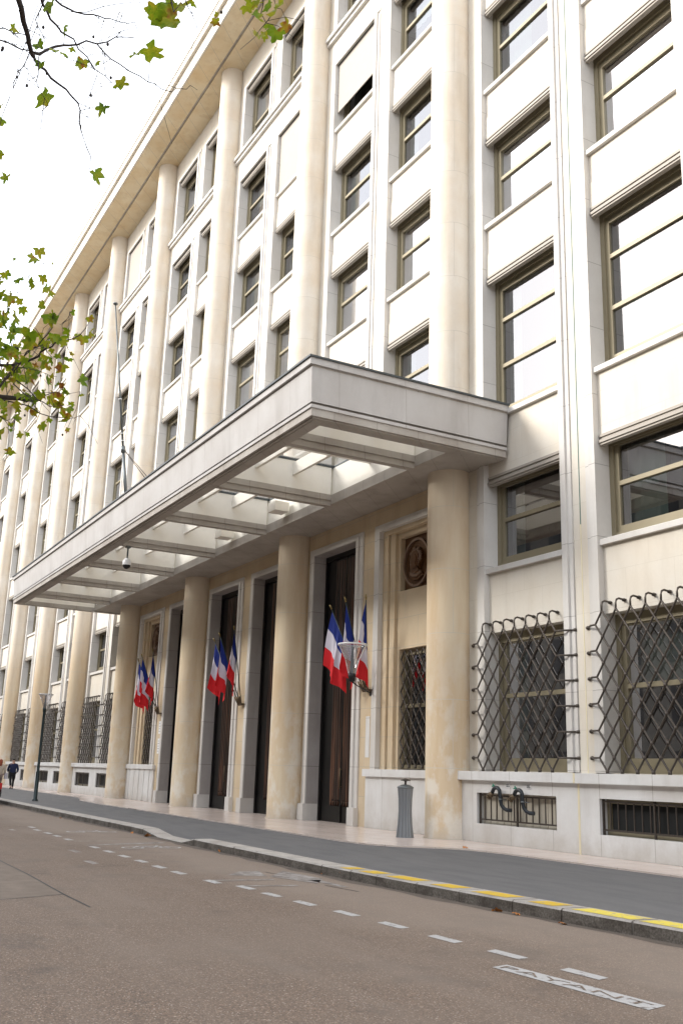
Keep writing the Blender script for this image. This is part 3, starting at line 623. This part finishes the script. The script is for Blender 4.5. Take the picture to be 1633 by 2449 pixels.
# ------------------------------------------------------------------ flags
bracket_x = [-4.32, -13.36, -22.4]; near = ['near right', 'middle', 'far left']
where = ['on the pier right of the nearest door', 'on the pier between the two middle doors', 'beside the far grille window under the canopy']
fdesc = [['left flag, its pole leaning left over the nearest door', 'middle flag, partly behind the clear lantern at the nearest door', 'right flag on an upright pole by the nearest door'],
         ['left flag of the cluster between the two middle doors, navy at the top', 'middle flag of the cluster between the two middle doors', 'narrow furled right flag of the cluster between the two middle doors'],
         ['left flag of the far cluster, mostly hidden behind its neighbour', 'middle flag of the far cluster near the left end of the canopy', 'right flag of the far cluster near the left end of the canopy']]
for ci, bx in enumerate(bracket_x):
    base = Vector((bx, -.18, 3.85))
    br = MB()
    for k_ in range(5):
        an = (k_ - 2) * .26; d = Vector((math.sin(an) * .8, -.42, 1)).normalized(); st = base + Vector(((k_ - 2) * .07, .03, -.12))
        br.tube([st, st + d * .34], [.018, .028], 8, caps=True)
    br.box(bx - .2, bx + .2, -.18, -.0, 3.76, 3.80)
    e_ = br.build('flag_bracket', M['brass']); tag(e_, 'small bronze fan of sockets ' + where[ci], 'flag bracket', 'flag brackets on the entrance piers')
    tips = [Vector((bx - .80, -.92, 6.14)), Vector((bx - .02, -.88, 6.26)), Vector((bx + 1.0, -.80, 6.2))]
    if ci > 0: tips = [Vector((bx - .72, -1.0, 6.05)), Vector((bx - .10, -1.05, 6.18)), Vector((bx + .72, -.85, 6.35))]
    for fi, tip in enumerate(tips):
        rr = random.Random(ci * 7 + fi); foot = base + Vector(((fi - 1) * .13, 0, 0))
        o = empty('flag', foot, 'tricolour ' + fdesc[ci][fi], 'flag', 'blue white and red flags at the entrance')
        q = MB(); q.tube([Vector((0, 0, 0)), tip - foot], [.02, .014], 8); q.build('pole', M['postgreen'], o)
        dd = (tip - foot).normalized(); q = MB(); q.tube([tip - foot, tip - foot + dd * .1, tip - foot + dd * .17], [.022, .03, .004], 8); q.build('finial', M['gold'], o)
        Hn = .98 if ci == 0 else .95; L = 1.58 if ci == 0 else 1.48; ns, ntt = 22, 27; lean = [-.26, -.22, -.42][fi] if ci == 0 else [-.22, .0, -.18][fi]; ph = rr.uniform(0, 6)
        gath = .9 if not (ci == 1 and fi == 2) else .55
        vs = []; T0 = tip - foot
        for a in range(ns + 1):
            s_ = a / ns
            for c in range(ntt + 1):
                t = c / ntt
                pz = T0 - dd * (.05 + Hn * s_)
                x_ = pz.x + lean * t ** .9 * (1 - s_) ** 1.1 * gath + .055 * math.sin(s_ * 9 + ph) * t + .03 * math.sin(s_ * 17 + t * 3 + ph * 2) * t
                y_ = pz.y - .10 * t * (1 - s_) + .10 * math.sin(s_ * 8 + ph + t * 1.5) * t * gath + .03 * math.sin(s_ * 21 + ph) * t
                z_ = pz.z - L * t * (1 + .04 * math.sin(s_ * 5)) - .0
                vs.append((x_, y_, z_))
        q = MB()
        for a in range(ns):
            for c in range(ntt):
                i0 = a * (ntt + 1) + c; q.f.append([i0, i0 + 1, i0 + ntt + 2, i0 + ntt + 1]); q.m.append(0 if c < ntt / 3 else (1 if c < 2 * ntt / 3 else 2)); q.sm.append(True)
        q.v = [tuple(v) for v in vs]; q.build('cloth', [M['blue'], M['fwhite'], M['red']], o)

# ------------------------------------------------------------------ lamps
def lantern(parent, s, zc, body):   # clear conical lantern, zc = base of the cone
    q = MB(); q.lathe([(.075 * s, zc), (.085 * s, zc + .12 * s), (.16 * s, zc + .32 * s), (.28 * s, zc + .56 * s), (.30 * s, zc + .60 * s)], 28); q.build('glass_cone', M['lampglass'], parent)
    q = MB(); q.lathe([(.30 * s, zc + .60 * s), (.32 * s, zc + .61 * s), (.32 * s, zc + .64 * s), (.30 * s, zc + .655 * s), (.12 * s, zc + .68 * s), (.0, zc + .685 * s)], 28)
    q.build('lid', M['roofglass'], parent)
    q = MB(); q.lathe([(.30 * s, zc + .615 * s), (.32 * s, zc + .615 * s), (.325 * s, zc + .63 * s), (.32 * s, zc + .645 * s), (.30 * s, zc + .645 * s)], 28)
    for k_ in range(2):
        t = .6 + k_ * math.pi; q.tube([(.08 * s * math.cos(t), .08 * s * math.sin(t), zc), (.165 * s * math.cos(t), .165 * s * math.sin(t), zc + .32 * s), (.30 * s * math.cos(t), .30 * s * math.sin(t), zc + .61 * s)], .008 * s, 5)
    q.build('rim', M['white'], parent)
    q = MB(); q.lathe([(.055 * s, zc + .01), (.05 * s, zc + .16 * s), (.022 * s, zc + .50 * s), (.04 * s, zc + .58 * s), (0, zc + .6 * s)], 16); q.build('reflector', M['steel'], parent)
    q = MB(); q.lathe([(0, zc - .15 * s), (.07 * s, zc - .15 * s), (.075 * s, zc - .06 * s), (.082 * s, zc - .05 * s), (.085 * s, zc + .02), (0, zc + .02)], 20); q.build('socket', body, parent)
lp = empty('street_lamp', (-24.58, -4.62, -.09), 'dark green street lamp with clear conical head on the far left pavement', 'street lamp')
q = MB(); q.lathe([(.13, 0), (.13, .05), (.085, .08), (.08, 1.2), (.06, 1.25), (.055, 3.75), (.06, 3.8), (0, 3.82)], 20); q.build('pole', M['postgreen'], lp)
lantern(lp, .98, 3.9, M['postgreen'])
ll = empty('street_lamp_head', (-3.12, -1.3, 3.9), 'large clear glass conical street lamp head on an added bracket in front of the flags beside the nearest door', 'lantern')
lantern(ll, 1.28, .16, M['black'])
q = MB(); q.tube([(0, 0, -.03), (-.25, .3, -.10), (-1.1, 1.28, -.22)], [.026, .016, .016], 8); q.box(-1.16, -1.04, 1.26, 1.3, -.29, -.15); q.build('bracket', M['black'], ll)  # added bracket holding the street lamp head in place of its missing post

# ------------------------------------------------------------------ canopy flagpole
fp = empty('flagpole', (-14.07, -4.75, 10.36), 'bare grey flagpole with stays leaning outward on top of the canopy', 'flagpole')
q = MB(); top = Vector((0, -1.17, 8.15)); col_ = Vector((0, -.37, 2.5))
q.tube([(0, 0, 0), col_], [.065, .06], 12); q.tube([col_, top], [.045, .025], 12); q.build('pole', M['steel'], fp)
q = MB(); q.tube([col_ * .94, col_ * 1.03], .085, 14); q.build('collar', M['steel'], fp)
for z in (1.11, 1.22, 1.75):
    q = MB(); q.tube([col_ * z, col_ * (z + .012)], .065, 12); q.build('band', M['white'], fp)
q = MB(); q.tube([top, top + Vector((0, 0, .05))], .09, 12); q.build('cap', M['steel'], fp)
for ex, ey in ((.75, 1.55), (1.9, 1.15)):
    q = MB(); q.tube([col_, (ex, ey, 0)], .016, 6); q.build('stay', M['iron'], fp)
# ------------------------------------------------------------------ security camera
sc_ = empty('security_camera', (-13.56, -4.75, 9.06), 'white dome security camera hanging under a canopy beam', 'camera')
q = MB(); q.tube([(0, 0, 0), (0, 0, -.42)], .03, 10); q.box(-.08, .08, -.08, .08, -.03, .02); q.build('stem', M['steel'], sc_)
q = MB(); q.lathe([(0, -.40), (.08, -.41), (.145, -.50), (.155, -.60), (.15, -.66)], 24); q.build('housing', M['white'], sc_)
q = MB(); q.lathe([(.14, -.66), (.12, -.73), (.07, -.78), (0, -.80)], 24); q.build('dome', M['black'], sc_)
# ------------------------------------------------------------------ litter bin
bn = empty('litter_bin', (-.33, -1.31, 0), 'grey fluted waisted metal litter bin with small cap beside the right column', 'bin')
q = MB(); q.lathe([(.225, 0), (.222, .05), (.19, .32), (.172, .65), (.178, .95), (.2, 1.2), (.205, 1.22)], 96, fr=lambda t, z: 1 - .13 * (.5 + .5 * math.cos(12 * t)) ** 4); q.build('body', M['bin'], bn)
q = MB(); q.lathe([(.205, 1.22), (.215, 1.23), (.21, 1.25), (.16, 1.28), (.08, 1.31), (0, 1.315)], 32); q.build('lid', M['steel'], bn)
q = MB(); q.lathe([(.03, 1.31), (.025, 1.38), (.04, 1.40), (.13, 1.41), (.12, 1.43), (.03, 1.46), (0, 1.465)], 24); q.build('cap', M['iron'], bn)
bn.scale = (.95, .95, .93)
# ------------------------------------------------------------------ dry riser pipes
for k_, (x, z, lab) in enumerate([(2.02, 1.20, 'left of two dark bent fire pipes with brass coupling in front of the basement grille'), (2.80, 1.17, 'right of two dark bent fire pipes with brass coupling in front of the basement grille')]):
    o = empty('fire_pipe', (x - .06, -.40, z - .07), lab, 'pipe', 'bent fire pipes at the basement grille')
    o.scale = (.82, .82, .82); q = MB(); pts = []
    for t in range(9): an = math.pi - math.pi * t / 8 * 1.0; pts.append((.15 + .15 * math.cos(an) + .0, -.04, .0 + .12 * math.sin(an)))
    pts = [(-.06, -.07, -.10)] + pts[1:] + [(.30, -.02, -.2), (.32, -.0, -.33), (.38, .03, -.42), (.48, .06, -.46), (.60, .12, -.46)]
    q.tube(pts, .052, 12); q.build('bend', M['pipe'], o)
    q = MB(); q.tube([(-.0, -.06, -.03), (-.10, -.10, -.13)], [.066, .062], 12); q.tube([(-.04, -.08, -.07), (-.06, -.085, -.09)], .082, 12); q.tube([(-.10, -.10, -.13), (-.125, -.11, -.155)], .074, 12); q.build('coupling', M['brass'], o)
    q = MB(); q.tube([(.30, -.02, -.17), (.302, -.02, -.20)], .062, 12); q.tube([(.30, -.02, -.19), (.42, .1, -.19)], .012, 6); q.build('clamp', M['steel'], o)
    q = MB(); q.tube([(.07, -.04, .07), (.03, -.05, .17)], .014, 6); q.tube([(-.03, -.05, .15), (.09, -.05, .17)], .018, 6); q.tube([(.03, -.05, .17), (.02, -.05, .22)], .02, 6); q.build('valve', M['greentap'], o)
def plate(name, x, z, w_, h_, y, label, cat, mat=M['white'], lines=0, group=None):
    o = empty(name, (x, y, z), label, cat, group); q = MB(); q.box(0, w_, -.008, 0, 0, h_); q.build('plate', mat, o)
    if lines:
        q = MB()
        for i in range(lines):
            zz = h_ * (1 - (i + 1) / (lines + 1)); q.box(w_ * .12, w_ * (.88 if i % 2 else .7), -.011, -.0085, zz - .012, zz + .006)
        q.build('print', M['steel'], o)
plate('notice', 2.24, 1.235, .16, .10, -.281, 'small white sticker above the left fire pipe', 'notice', lines=2); plate('notice', 2.95, 1.225, .17, .10, -.281, 'small white sticker above the right fire pipe', 'notice', lines=2)
plate('notice', -4.52, 1.9, .22, 1.15, -.001, 'tall pale engraved notice on the pier below the nearest flags', 'notice', mat=M['plinth'], lines=0)
plate('notice', -22.62, 2.9, .30, .55, -.001, 'upper white notice on the pier below the far flags', 'notice', lines=4); plate('notice', -22.62, 2.05, .30, .65, -.001, 'lower white notice on the pier below the far flags', 'notice', lines=5)
o = empty('intercom', (-22.35, -.001, 1.0), 'narrow dark intercom plate low on the pier beside the far door', 'intercom'); q = MB(); q.box(0, .1, -.03, 0, 0, .5); q.build('plate', M['steel'], o); q = MB(); q.box(.02, .08, -.036, -.03, .3, .42); q.build('speaker', M['black'], o)

# ------------------------------------------------------------------ people
def skin(name, edges, pts, rad, mat, parent, lvl=2):
    me = bpy.data.meshes.new(name); me.from_pydata(pts, edges, []); me.materials.append(mat); o = link(name, me, parent)
    md = o.modifiers.new('skin', 'SKIN'); md.use_smooth_shade = True
    for i, r_ in enumerate(rad): me.skin_vertices[0].data[i].radius = (r_, r_) if not isinstance(r_, tuple) else r_
    me.skin_vertices[0].data[0].use_root = True
    sb = o.modifiers.new('sub', 'SUBSURF'); sb.levels = lvl; sb.render_levels = lvl
    return o
skinm = simple('skin', (.45, .27, .2), .6)
def person(loc, rz, label, jacket, trousers, hair, long_hair=False, bag=None):
    # walking away along local +y; 1.8 m
    o = empty('person', loc, label, 'person', rz=rz)
    pts = [(0, 0, .95), (0, .01, 1.15), (0, .02, 1.38), (0, .02, 1.50), (0, .03, 1.60), (0, .035, 1.70),
           (.10, 0, .90), (.10, .10, .50), (.10, .14, .09), (.10, .27, .04), (-.10, 0, .90), (-.10, -.06, .50), (-.10, -.30, .14), (-.10, -.22, .03),
           (.19, .02, 1.42), (.25, -.06, 1.15), (.24, .06, .94), (-.19, .02, 1.42), (-.25, .08, 1.15), (-.23, .22, .98)]
    ed = [(0, 1), (1, 2), (2, 3), (3, 4), (4, 5), (0, 6), (6, 7), (7, 8), (8, 9), (0, 10), (10, 11), (11, 12), (12, 13), (2, 14), (14, 15), (15, 16), (2, 17), (17, 18), (18, 19)]
    rad = [.13, .12, .13, .055, .085, .10, .085, .06, .04, .035, .085, .06, .04, .035, .055, .042, .03, .055, .042, .03]
    skin('body', ed, pts, rad, skinm, o)
    j = [0, 1, 2, 14, 15, 16, 17, 18, 19]; jp = [(0, 0, .86), (0, .0, 1.12), (0, .01, 1.40), (.2, .02, 1.42), (.28, -.06, 1.15), (.26, .05, .98), (-.2, .02, 1.42), (-.28, .08, 1.15), (-.25, .20, 1.02), (0, .02, 1.50)]
    skin('jacket', [(0, 1), (1, 2), (2, 3), (3, 4), (4, 5), (2, 6), (6, 7), (7, 8), (2, 9)], jp, [(.2, .16), (.19, .16), (.19, .15), .085, .07, .06, .085, .07, .06, .10], jacket, o)
    tp = [(0, 0, .93), (.10, 0, .88), (.10, .10, .50), (.10, .135, .12), (-.10, 0, .88), (-.10, -.06, .50), (-.10, -.28, .17)]
    skin('trousers', [(0, 1), (1, 2), (2, 3), (0, 4), (4, 5), (5, 6)], tp, [.15, .105, .075, .06, .105, .075, .06], trousers, o)
    for sx, y0, z0 in ((.10, .14, .03), (-.10, -.30, .06)):
        skin('shoe', [(0, 1), (1, 2)], [(sx, y0 - .03, z0 + .02), (sx, y0 + .08, z0), (sx, y0 + .19, z0 - .005)], [.05, .045, .035], M['black'], o, 1)
    hp = [(0, .02, 1.74), (0, -.02, 1.66)] + ([(0, -.05, 1.52), (0, -.07, 1.36)] if long_hair else []); skin('hair', [(i, i + 1) for i in range(len(hp) - 1)], hp, [.105, .11, .10, .07][:len(hp)], hair, o)
    if bag: q = MB(); q.box(.28, .40, -.12, .18, .72, 1.02); q.tube([(.34, -.1, 1.02), (.25, .0, 1.3), (.34, .16, 1.02)], .012, 5); q.build('bag', bag, o)
    return o
person((-42.6, -2.05, -.04), math.radians(90), 'person in a dark blue hooded jacket and black trousers walking away on the far pavement', simple('navy_jacket', (.008, .014, .05), .8), simple('black_trousers', (.008, .008, .01), .9), simple('dark_hair', (.012, .009, .008), .7))
person((-37.35, -3.8, -.1), math.radians(90), 'person with reddish hair and a beige coat at the left edge of the picture', simple('beige_coat', (.42, .36, .30), .8), simple('grey_trousers', (.2, .15, .13), .9), simple('red_hair', (.25, .05, .02), .6), True, simple('pale_bag', (.45, .42, .48), .7))

# ------------------------------------------------------------------ parked car, far left (mostly out of frame)
car = empty('parked_car', (-26.65, -6.92, -.3), 'dark red parked car whose rear just enters at the left edge', 'car')
cb = simple('dark_red_car_paint', (.05, .008, .008), .25, .2)
q = MB(); prof_ = [(2.1, .35), (2.15, .62), (2.05, .95), (1.7, 1.02), (1.25, 1.42), (-.3, 1.48), (-1.0, 1.05), (-2.0, .85), (-2.15, .5), (-2.1, .3)]
secs = [(-.86, .92), (-.80, 1.0), (0, 1.02), (.80, 1.0), (.86, .92)]; vs = []; n = len(prof_)
for y_, s_ in secs: vs += [(x * (1 if abs(y_) < .84 else .97), y_ * (1 if True else 1) * (.84 if z > 1.1 and abs(y_) > .5 else 1), .3 + (z - .3) * s_) for x, z in prof_]
q.quadmesh(vs, [(i * n + k_, i * n + (k_ + 1) % n, (i + 1) * n + (k_ + 1) % n, (i + 1) * n + k_) for i in range(4) for k_ in range(n)] + [tuple(range(n)), tuple(range(4 * n, 5 * n))], 0); q.build('body', cb, car)
q = MB()
for s_ in (-1, 1): q.prism([(1.2, 1.0), (1.0, 1.34), (-.2, 1.40), (-.75, 1.05)], s_ * .835, s_ * .80, axis='y')
q.prism([(-.62, 1.08), (.62, 1.08), (.55, 1.34), (-.55, 1.34)], 1.60, 1.62, axis='x'); q.build('side_windows', M['black'], car)
for x in (-1.35, 1.35):
    for s_ in (-1, 1):
        q = MB(); q.tube([(x, s_ * .68, .31), (x, s_ * .89, .31)], .31, 24); wh = q.build('wheel', M['black'], car); q = MB(); q.tube([(x, s_ * .885, .31), (x, s_ * .9, .31)], .18, 16); q.build('rim', M['steel'], wh)
for s_ in (-1, 1): q = MB(); q.box(2.02, 2.13, s_ * .8 - .12, s_ * .8 + .06, .68, .92); q.build('tail_light', simple('tail_lamp_red', (.5, .02, .02), .2), car)
q = MB(); q.box(2.0, 2.2, -.84, .84, .38, .56); q.build('bumper', M['black'], car)

# ------------------------------------------------------------------ fallen leaves
LEAF = []
for an, rr_ in [(-90, .12), (-70, .40), (-55, .42), (-36, .72), (-22, .95), (-10, .86), (4, .66), (20, .86), (36, 1.05), (50, .84), (64, .68), (78, .98), (90, 1.2), (102, .98), (116, .68), (130, .84), (144, 1.05), (160, .86), (176, .66), (190, .86), (202, .95), (216, .72), (235, .42), (250, .40)]:
    t = math.radians(an); LEAF.append((rr_ * math.cos(t), rr_ * math.sin(t)))
def leaf_into(q, c, s, R, curl=.25, mi=0):
    ph = s * 977 + c.x * 31; sx = .8 + .25 * math.sin(ph); vs = [c] + [c + R @ Vector((x * s * .5 * sx * (1 + .12 * math.sin(ph + i)), y * s * .5 * (1 + .10 * math.sin(ph * 2 + i * 1.7)), -curl * s * (x * x + y * y) * .45 + .16 * s * abs(x) + .05 * s * math.sin(i * 1.9 + ph))) for i, (x, y) in enumerate(LEAF)]
    n = len(LEAF); q.quadmesh(vs, [(0, 1 + i, 1 + (i + 1) % n) for i in range(n)], mi, True)
def rrot(rr, tilt=.8): return Matrix.Rotation(rr.uniform(0, 6.28), 3, 'Z') @ Matrix.Rotation(rr.gauss(0, tilt), 3, 'X') @ Matrix.Rotation(rr.gauss(0, tilt), 3, 'Y')
rl = random.Random(11)
spots = [(5.05, -5.97, 'standing against the kerb face where the yellow paint begins'), (4.35, -6.0, 'in the gutter just before the yellow kerb paint'), (5.6, -5.98, 'upright brown leaf against the first yellow kerb stones'), (9.7, -6.0, 'in the gutter below the last short yellow mark'), (9.35, -6.05, 'small brown scrap in the gutter below the short yellow marks'), (10.6, -6.0, 'dark red leaf in the gutter below the long yellow stone'), (3.0, -1.95, 'orange leaf on the marble edge in front of the right column'), (-.4, -6.0, 'in the gutter near the grey kerb stones of the ramp'), (-6.6, -6.0, 'in the gutter left of the dropped kerb'), (-5.3, -6.05, 'at the start of the dropped kerb'), (-14.2, -6.05, 'in the gutter far along the kerb'), (1.1, -11.9, 'yellow leaf on the road at the left edge')]
for i, (x, y, d) in enumerate(spots):
    z = .03 if y > -3 else -.27
    q = MB(); leaf_into(q, Vector((0, 0, 0)), rl.uniform(.13, .2), rrot(rl, .5 if i not in (0, 2) else 1.2), .6); o = q.build('fallen_leaf', M['deadleaf'], None, (x, y, z)); tag(o, 'fallen plane leaf ' + d, 'leaf', 'fallen leaves')

# ------------------------------------------------------------------ plane trees (trunks out of frame, boughs reaching in)
def tree(name, trunk, limb_px, leaf_px, scale_px, org, dist, thick, label, seed, extra=0, leafk=1.0, bough_from=None):
    rr = random.Random(seed); o = empty(name, trunk, label, 'tree', 'plane trees along the street'); T = Vector(trunk)
    q = MB(); top = bough_from; n = 9
    q.tube([(0, 0, -.1), (0.02, 0, .4), (.05, .03, 2), (.02, .08, 4.2), (0.1, .1, top.z - T.z), (.2, 0, top.z - T.z + 3)], [.32, .24, .21, .18, .15, .08], 14); q.build('trunk', M['bark'], o)
    q = MB(); W = lambda x, y, d: at(org[0] + x / scale_px, org[1] + y / scale_px, d) - T
    tw = []
    for li, (pts, r0, r1) in enumerate(limb_px):
        dd = dist + rr.uniform(-.4, .4); dd2 = dd + rr.uniform(-.5, .5); P3 = [W(x, y, dd + (dd2 - dd) * i / max(1, len(pts) - 1)) for i, (x, y) in enumerate(pts)]
        # jitter for natural kinks
        Q = [P3[0]]
        for a, c in zip(P3, P3[1:]):
            mid = (a + c) / 2 + Vector((rr.gauss(0, .012), rr.gauss(0, .012), rr.gauss(0, .012))); Q += [mid, c]
        q.tube(Q, [r0 + (r1 - r0) * i / (len(Q) - 1) for i in range(len(Q))], 5 if r0 < .02 else 8, caps=False)
        for a in Q[1:]:
            if rr.random() < .62:
                L = rr.uniform(.12, .5); d = Vector((rr.gauss(0, .6), rr.gauss(0, .6), rr.gauss(-.35, .6))).normalized(); e1 = a + d * L * .5 + Vector((0, 0, .02)); e2 = a + d * L + Vector((rr.gauss(0, .05), rr.gauss(0, .05), -.04))
                q.tube([a, e1, e2], [.0035, .0028, .0016], 4, caps=False); tw.append(e2)
                if rr.random() < .14: c_ = e2 + Vector((0, 0, -.05)); q.tube([e2, c_], .0012, 3, caps=False); q.lathe([(0, c_.z - .017), (.009, c_.z - .012), (.012, c_.z), (.009, c_.z + .009), (0, c_.z + .012)], 7, (c_.x, c_.y))
    # limb from the trunk to the boughs
    for k_ in range(1):
        s_ = W(limb_px[0][0][0][0], limb_px[0][0][0][1], dist); t0 = top - T; q.tube([Vector((.1, .1, top.z - T.z)), t0 * .4 + (s_) * .6 + Vector((0, 0, .5)) - t0 * 0 if False else (Vector((.1, .1, top.z - T.z)) + s_) / 2 + Vector((0, 0, .25)), s_], [.09, .05, limb_px[0][1]], 8)
    q.build('branches', M['bark'], o)
    q = MB()
    for (x, y, s_) in leaf_px:
        d = dist + rr.uniform(-.5, .5); sz = s_ / scale_px * d / FPX * 1.4 * leafk
        # roughly facing the camera with strong random tilt
        v = ray(org[0] + x / scale_px, org[1] + y / scale_px); base = v.to_track_quat('-Z', 'Y').to_matrix()
        R = base @ Matrix.Rotation(math.pi + rr.gauss(0, .7), 3, 'Z') @ Matrix.Rotation(rr.gauss(0, .55), 3, 'X') @ Matrix.Rotation(rr.gauss(0, .6), 3, 'Y')
        leaf_into(q, W(x, y, d), sz, R, rr.uniform(-.3, .5))
    q.build('foliage', M['leaf'], o)
limbs1 = [([(70, -120), (95, -20), (125, 110), (150, 190), (165, 265), (180, 300)], .025, .017), ([(180, 280), (250, 265), (340, 240), (420, 235), (520, 232), (620, 195), (720, 200)], .014, .004), ([(520, 232), (560, 280), (640, 340), (750, 405), (830, 445), (920, 490), (1000, 475)], .007, .003),
 ([(180, 300), (240, 370), (310, 445), (380, 510), (430, 590), (435, 700), (485, 835)], .013, .004), ([(215, -60), (230, 20), (270, 100), (330, 170), (420, 260), (510, 370), (600, 440)], .013, .003), ([(270, -40), (330, 25), (400, 60), (500, 75), (560, 95), (640, 115), (720, 115)], .010, .003),
 ([(-60, 190), (0, 212), (80, 245), (160, 268)], .008, .006), ([(155, 285), (130, 350), (75, 440), (55, 510)], .005, .002), ([(205, 300), (205, 400), (210, 470)], .005, .003), ([(-30, 150), (60, 165), (100, 175), (150, 200)], .006, .004), ([(250, -50), (210, 60), (200, 130), (260, 210)], .006, .003), ([(960, -60), (1010, 40), (1060, 90)], .006, .002), ([(900, -60), (920, 20), (930, 60)], .008, .004), ([(1380, -80), (1410, 20), (1425, 120)], .007, .003), ([(1470, -80), (1480, 40), (1390, 160)], .006, .003), ([(380, 60), (560, 30), (700, 10), (800, -40)], .004, .002), ([(620, 195), (700, 150), (640, 60)], .004, .002), ([(450, 300), (520, 400), (550, 500)], .003, .002), ([(210, 480), (260, 560), (330, 615)], .003, .002), ([(440, 620), (500, 640), (575, 640)], .003, .0015)]
leaves1 = [(280, 15, 70), (75, 148, 30), (340, 148, 38), (320, 272, 66), (385, 255, 32), (205, 235, 38), (220, 340, 38), (415, 335, 46), (445, 325, 46), (518, 330, 28), (245, 510, 88), (790, 42, 26), (835, 55, 70), (925, 110, 118), (950, 35, 96), (1035, 8, 36), (722, 290, 74), (800, 262, 92), (660, 440, 66), (553, 572, 54), (508, 925, 62), (35, 945, 44), (15, 825, 44), (5, 640, 40), (0, 565, 34), (1160, 70, 26), (1163, 115, 46), (1320, 30, 50), (1365, 82, 50), (1345, 10, 50), (1385, 10, 44), (1485, 40, 112), (1385, 190, 78), (1415, 180, 40), (1478, 165, 62), (1540, 130, 52), (1425, 130, 26), (1440, 20, 60)]
tree('plane_tree', (17.6, -17.4, -.16), limbs1, leaves1, 2.24, (0, 0), 9.2, 1, 'plane tree whose thin bare twigs and few leaves hang across the top left sky', 21, leafk=1.15, bough_from=Vector((17.6, -17.4, 7.6)))
limbs2 = [([(-260, 1480), (-20, 1470), (150, 1470), (280, 1440), (440, 1370), (530, 1280), (620, 1220), (800, 1180), (960, 1060)], .022, .004), ([(-260, 1800), (-20, 1830), (200, 1845), (400, 1850)], .040, .018), ([(0, 1860), (200, 1900), (400, 1980), (560, 2050), (780, 2070), (900, 2040)], .009, .003), ([(130, 1580), (300, 1320), (480, 1180), (590, 1050), (600, 900)], .009, .004), ([(0, 1700), (150, 1500), (350, 1300), (560, 1160)], .010, .004), ([(150, 1680), (350, 1850), (450, 2000)], .007, .003), ([(180, 1640), (420, 1860), (560, 1940), (680, 1930)], .008, .003), ([(-20, 1750), (100, 1600), (180, 1450), (120, 1200), (100, 1000)], .010, .004), ([(700, 1000), (790, 900), (830, 860)], .003, .002), ([(400, 1850), (600, 1780), (900, 1770)], .006, .002), ([(-20, 2000), (60, 2100), (140, 2180)], .005, .002), ([(250, 1500), (500, 1560), (640, 1600)], .005, .002), ([(440, 290), (520, 370)], .003, .002), ([(60, 900), (200, 650), (400, 300)], .004, .002), ([(0, 1400), (60, 1650), (100, 1900)], .006, .003)]
lv = [(440, 180, 120), (380, 260, 110), (60, 440, 120), (210, 510, 160), (365, 550, 120), (480, 480, 120), (520, 600, 130), (560, 640, 110), (30, 640, 120), (130, 690, 140), (220, 740, 130), (250, 830, 130), (80, 840, 90), (490, 800, 90), (180, 930, 140), (40, 970, 140), (560, 930, 150), (620, 960, 110), (770, 1080, 120), (870, 1150, 110), (930, 1160, 120), (1010, 1100, 130), (340, 1110, 170), (330, 1210, 150), (180, 1060, 120), (130, 1130, 120), (600, 1180, 130), (680, 1160, 130), (700, 1200, 100), (60, 1290, 190), (110, 1340, 130), (210, 1270, 130), (200, 1320, 110), (190, 1400, 120), (500, 1370, 120), (580, 1400, 110), (660, 1370, 90), (770, 1400, 90), (690, 1480, 140), (590, 1300, 70), (280, 1400, 110), (360, 1510, 140), (540, 1490, 90), (220, 1600, 120), (300, 1620, 150), (50, 1680, 120), (520, 1630, 120), (580, 1590, 60), (640, 1690, 110), (710, 1690, 90), (910, 1630, 140), (910, 1800, 70), (760, 1780, 80), (500, 1770, 110), (600, 1790, 110), (600, 1860, 120), (690, 1810, 130), (690, 1900, 130), (650, 1910, 120), (750, 1970, 130), (740, 2020, 120), (750, 2070, 120), (760, 2190, 70), (800, 1900, 80), (430, 1800, 70), (410, 1870, 110), (240, 1810, 120), (300, 1800, 110), (180, 1900, 100), (200, 1950, 110), (180, 2060, 110), (380, 1990, 100), (460, 2150, 110), (560, 2080, 70), (230, 2250, 90), (100, 2200, 70), (30, 2050, 130), (40, 1900, 120), (20, 1550, 120), (10, 920, 110), (830, 880, 60), (810, 1340, 45), (1010, 940, 80), (590, 330, 60), (160, 270, 45)]
rv = random.Random(4)
for _ in range(50): lv.append((rv.gauss(260, 220), rv.gauss(1480, 380), rv.uniform(60, 130)))
for _ in range(60): lv.append((rv.uniform(-400, 0), rv.uniform(300, 2300), rv.uniform(90, 150)))
tree('plane_tree', (12.2, -16.9, -.16), limbs2, lv, 4.704, (0, 560), 11.5, 1, 'plane tree with a dense green bough reaching in at the left edge', 22, leafk=.92, bough_from=Vector((12.2, -16.9, 5.6)))

# ------------------------------------------------------------------ building across the street (seen in the window reflections)
ob = empty('apartment_building', (-15, -27, -.2), 'plain stone building across the street, seen only as reflection in the lower windows', 'building')
q = MB(); q.box(-85, 75, -12, 0, 0, 18.6); ow = q.build('wall', simple('opposite_stone', (.085, .082, .076), .8), ob)
q = MB(); q.prism([(-12, 18.6), (.4, 18.6), (.4, 19.0), (-2.0, 21.2), (-12, 21.2)], -85, 75, axis='x'); q.build('roof', simple('slate_roof', (.06, .065, .075), .6), ob)
for i in range(12):
    for fl in range(5):
        q = MB(); x = -82 + i * 13
        for d in (0, 3.2, 6.4, 9.6): q.box(x + d, x + d + 1.3, -.1, .02, 1.2 + fl * 3.5, 3.4 + fl * 3.5)
        if i * 5 + fl < 60: q.build('window_row', M['black'], ob)
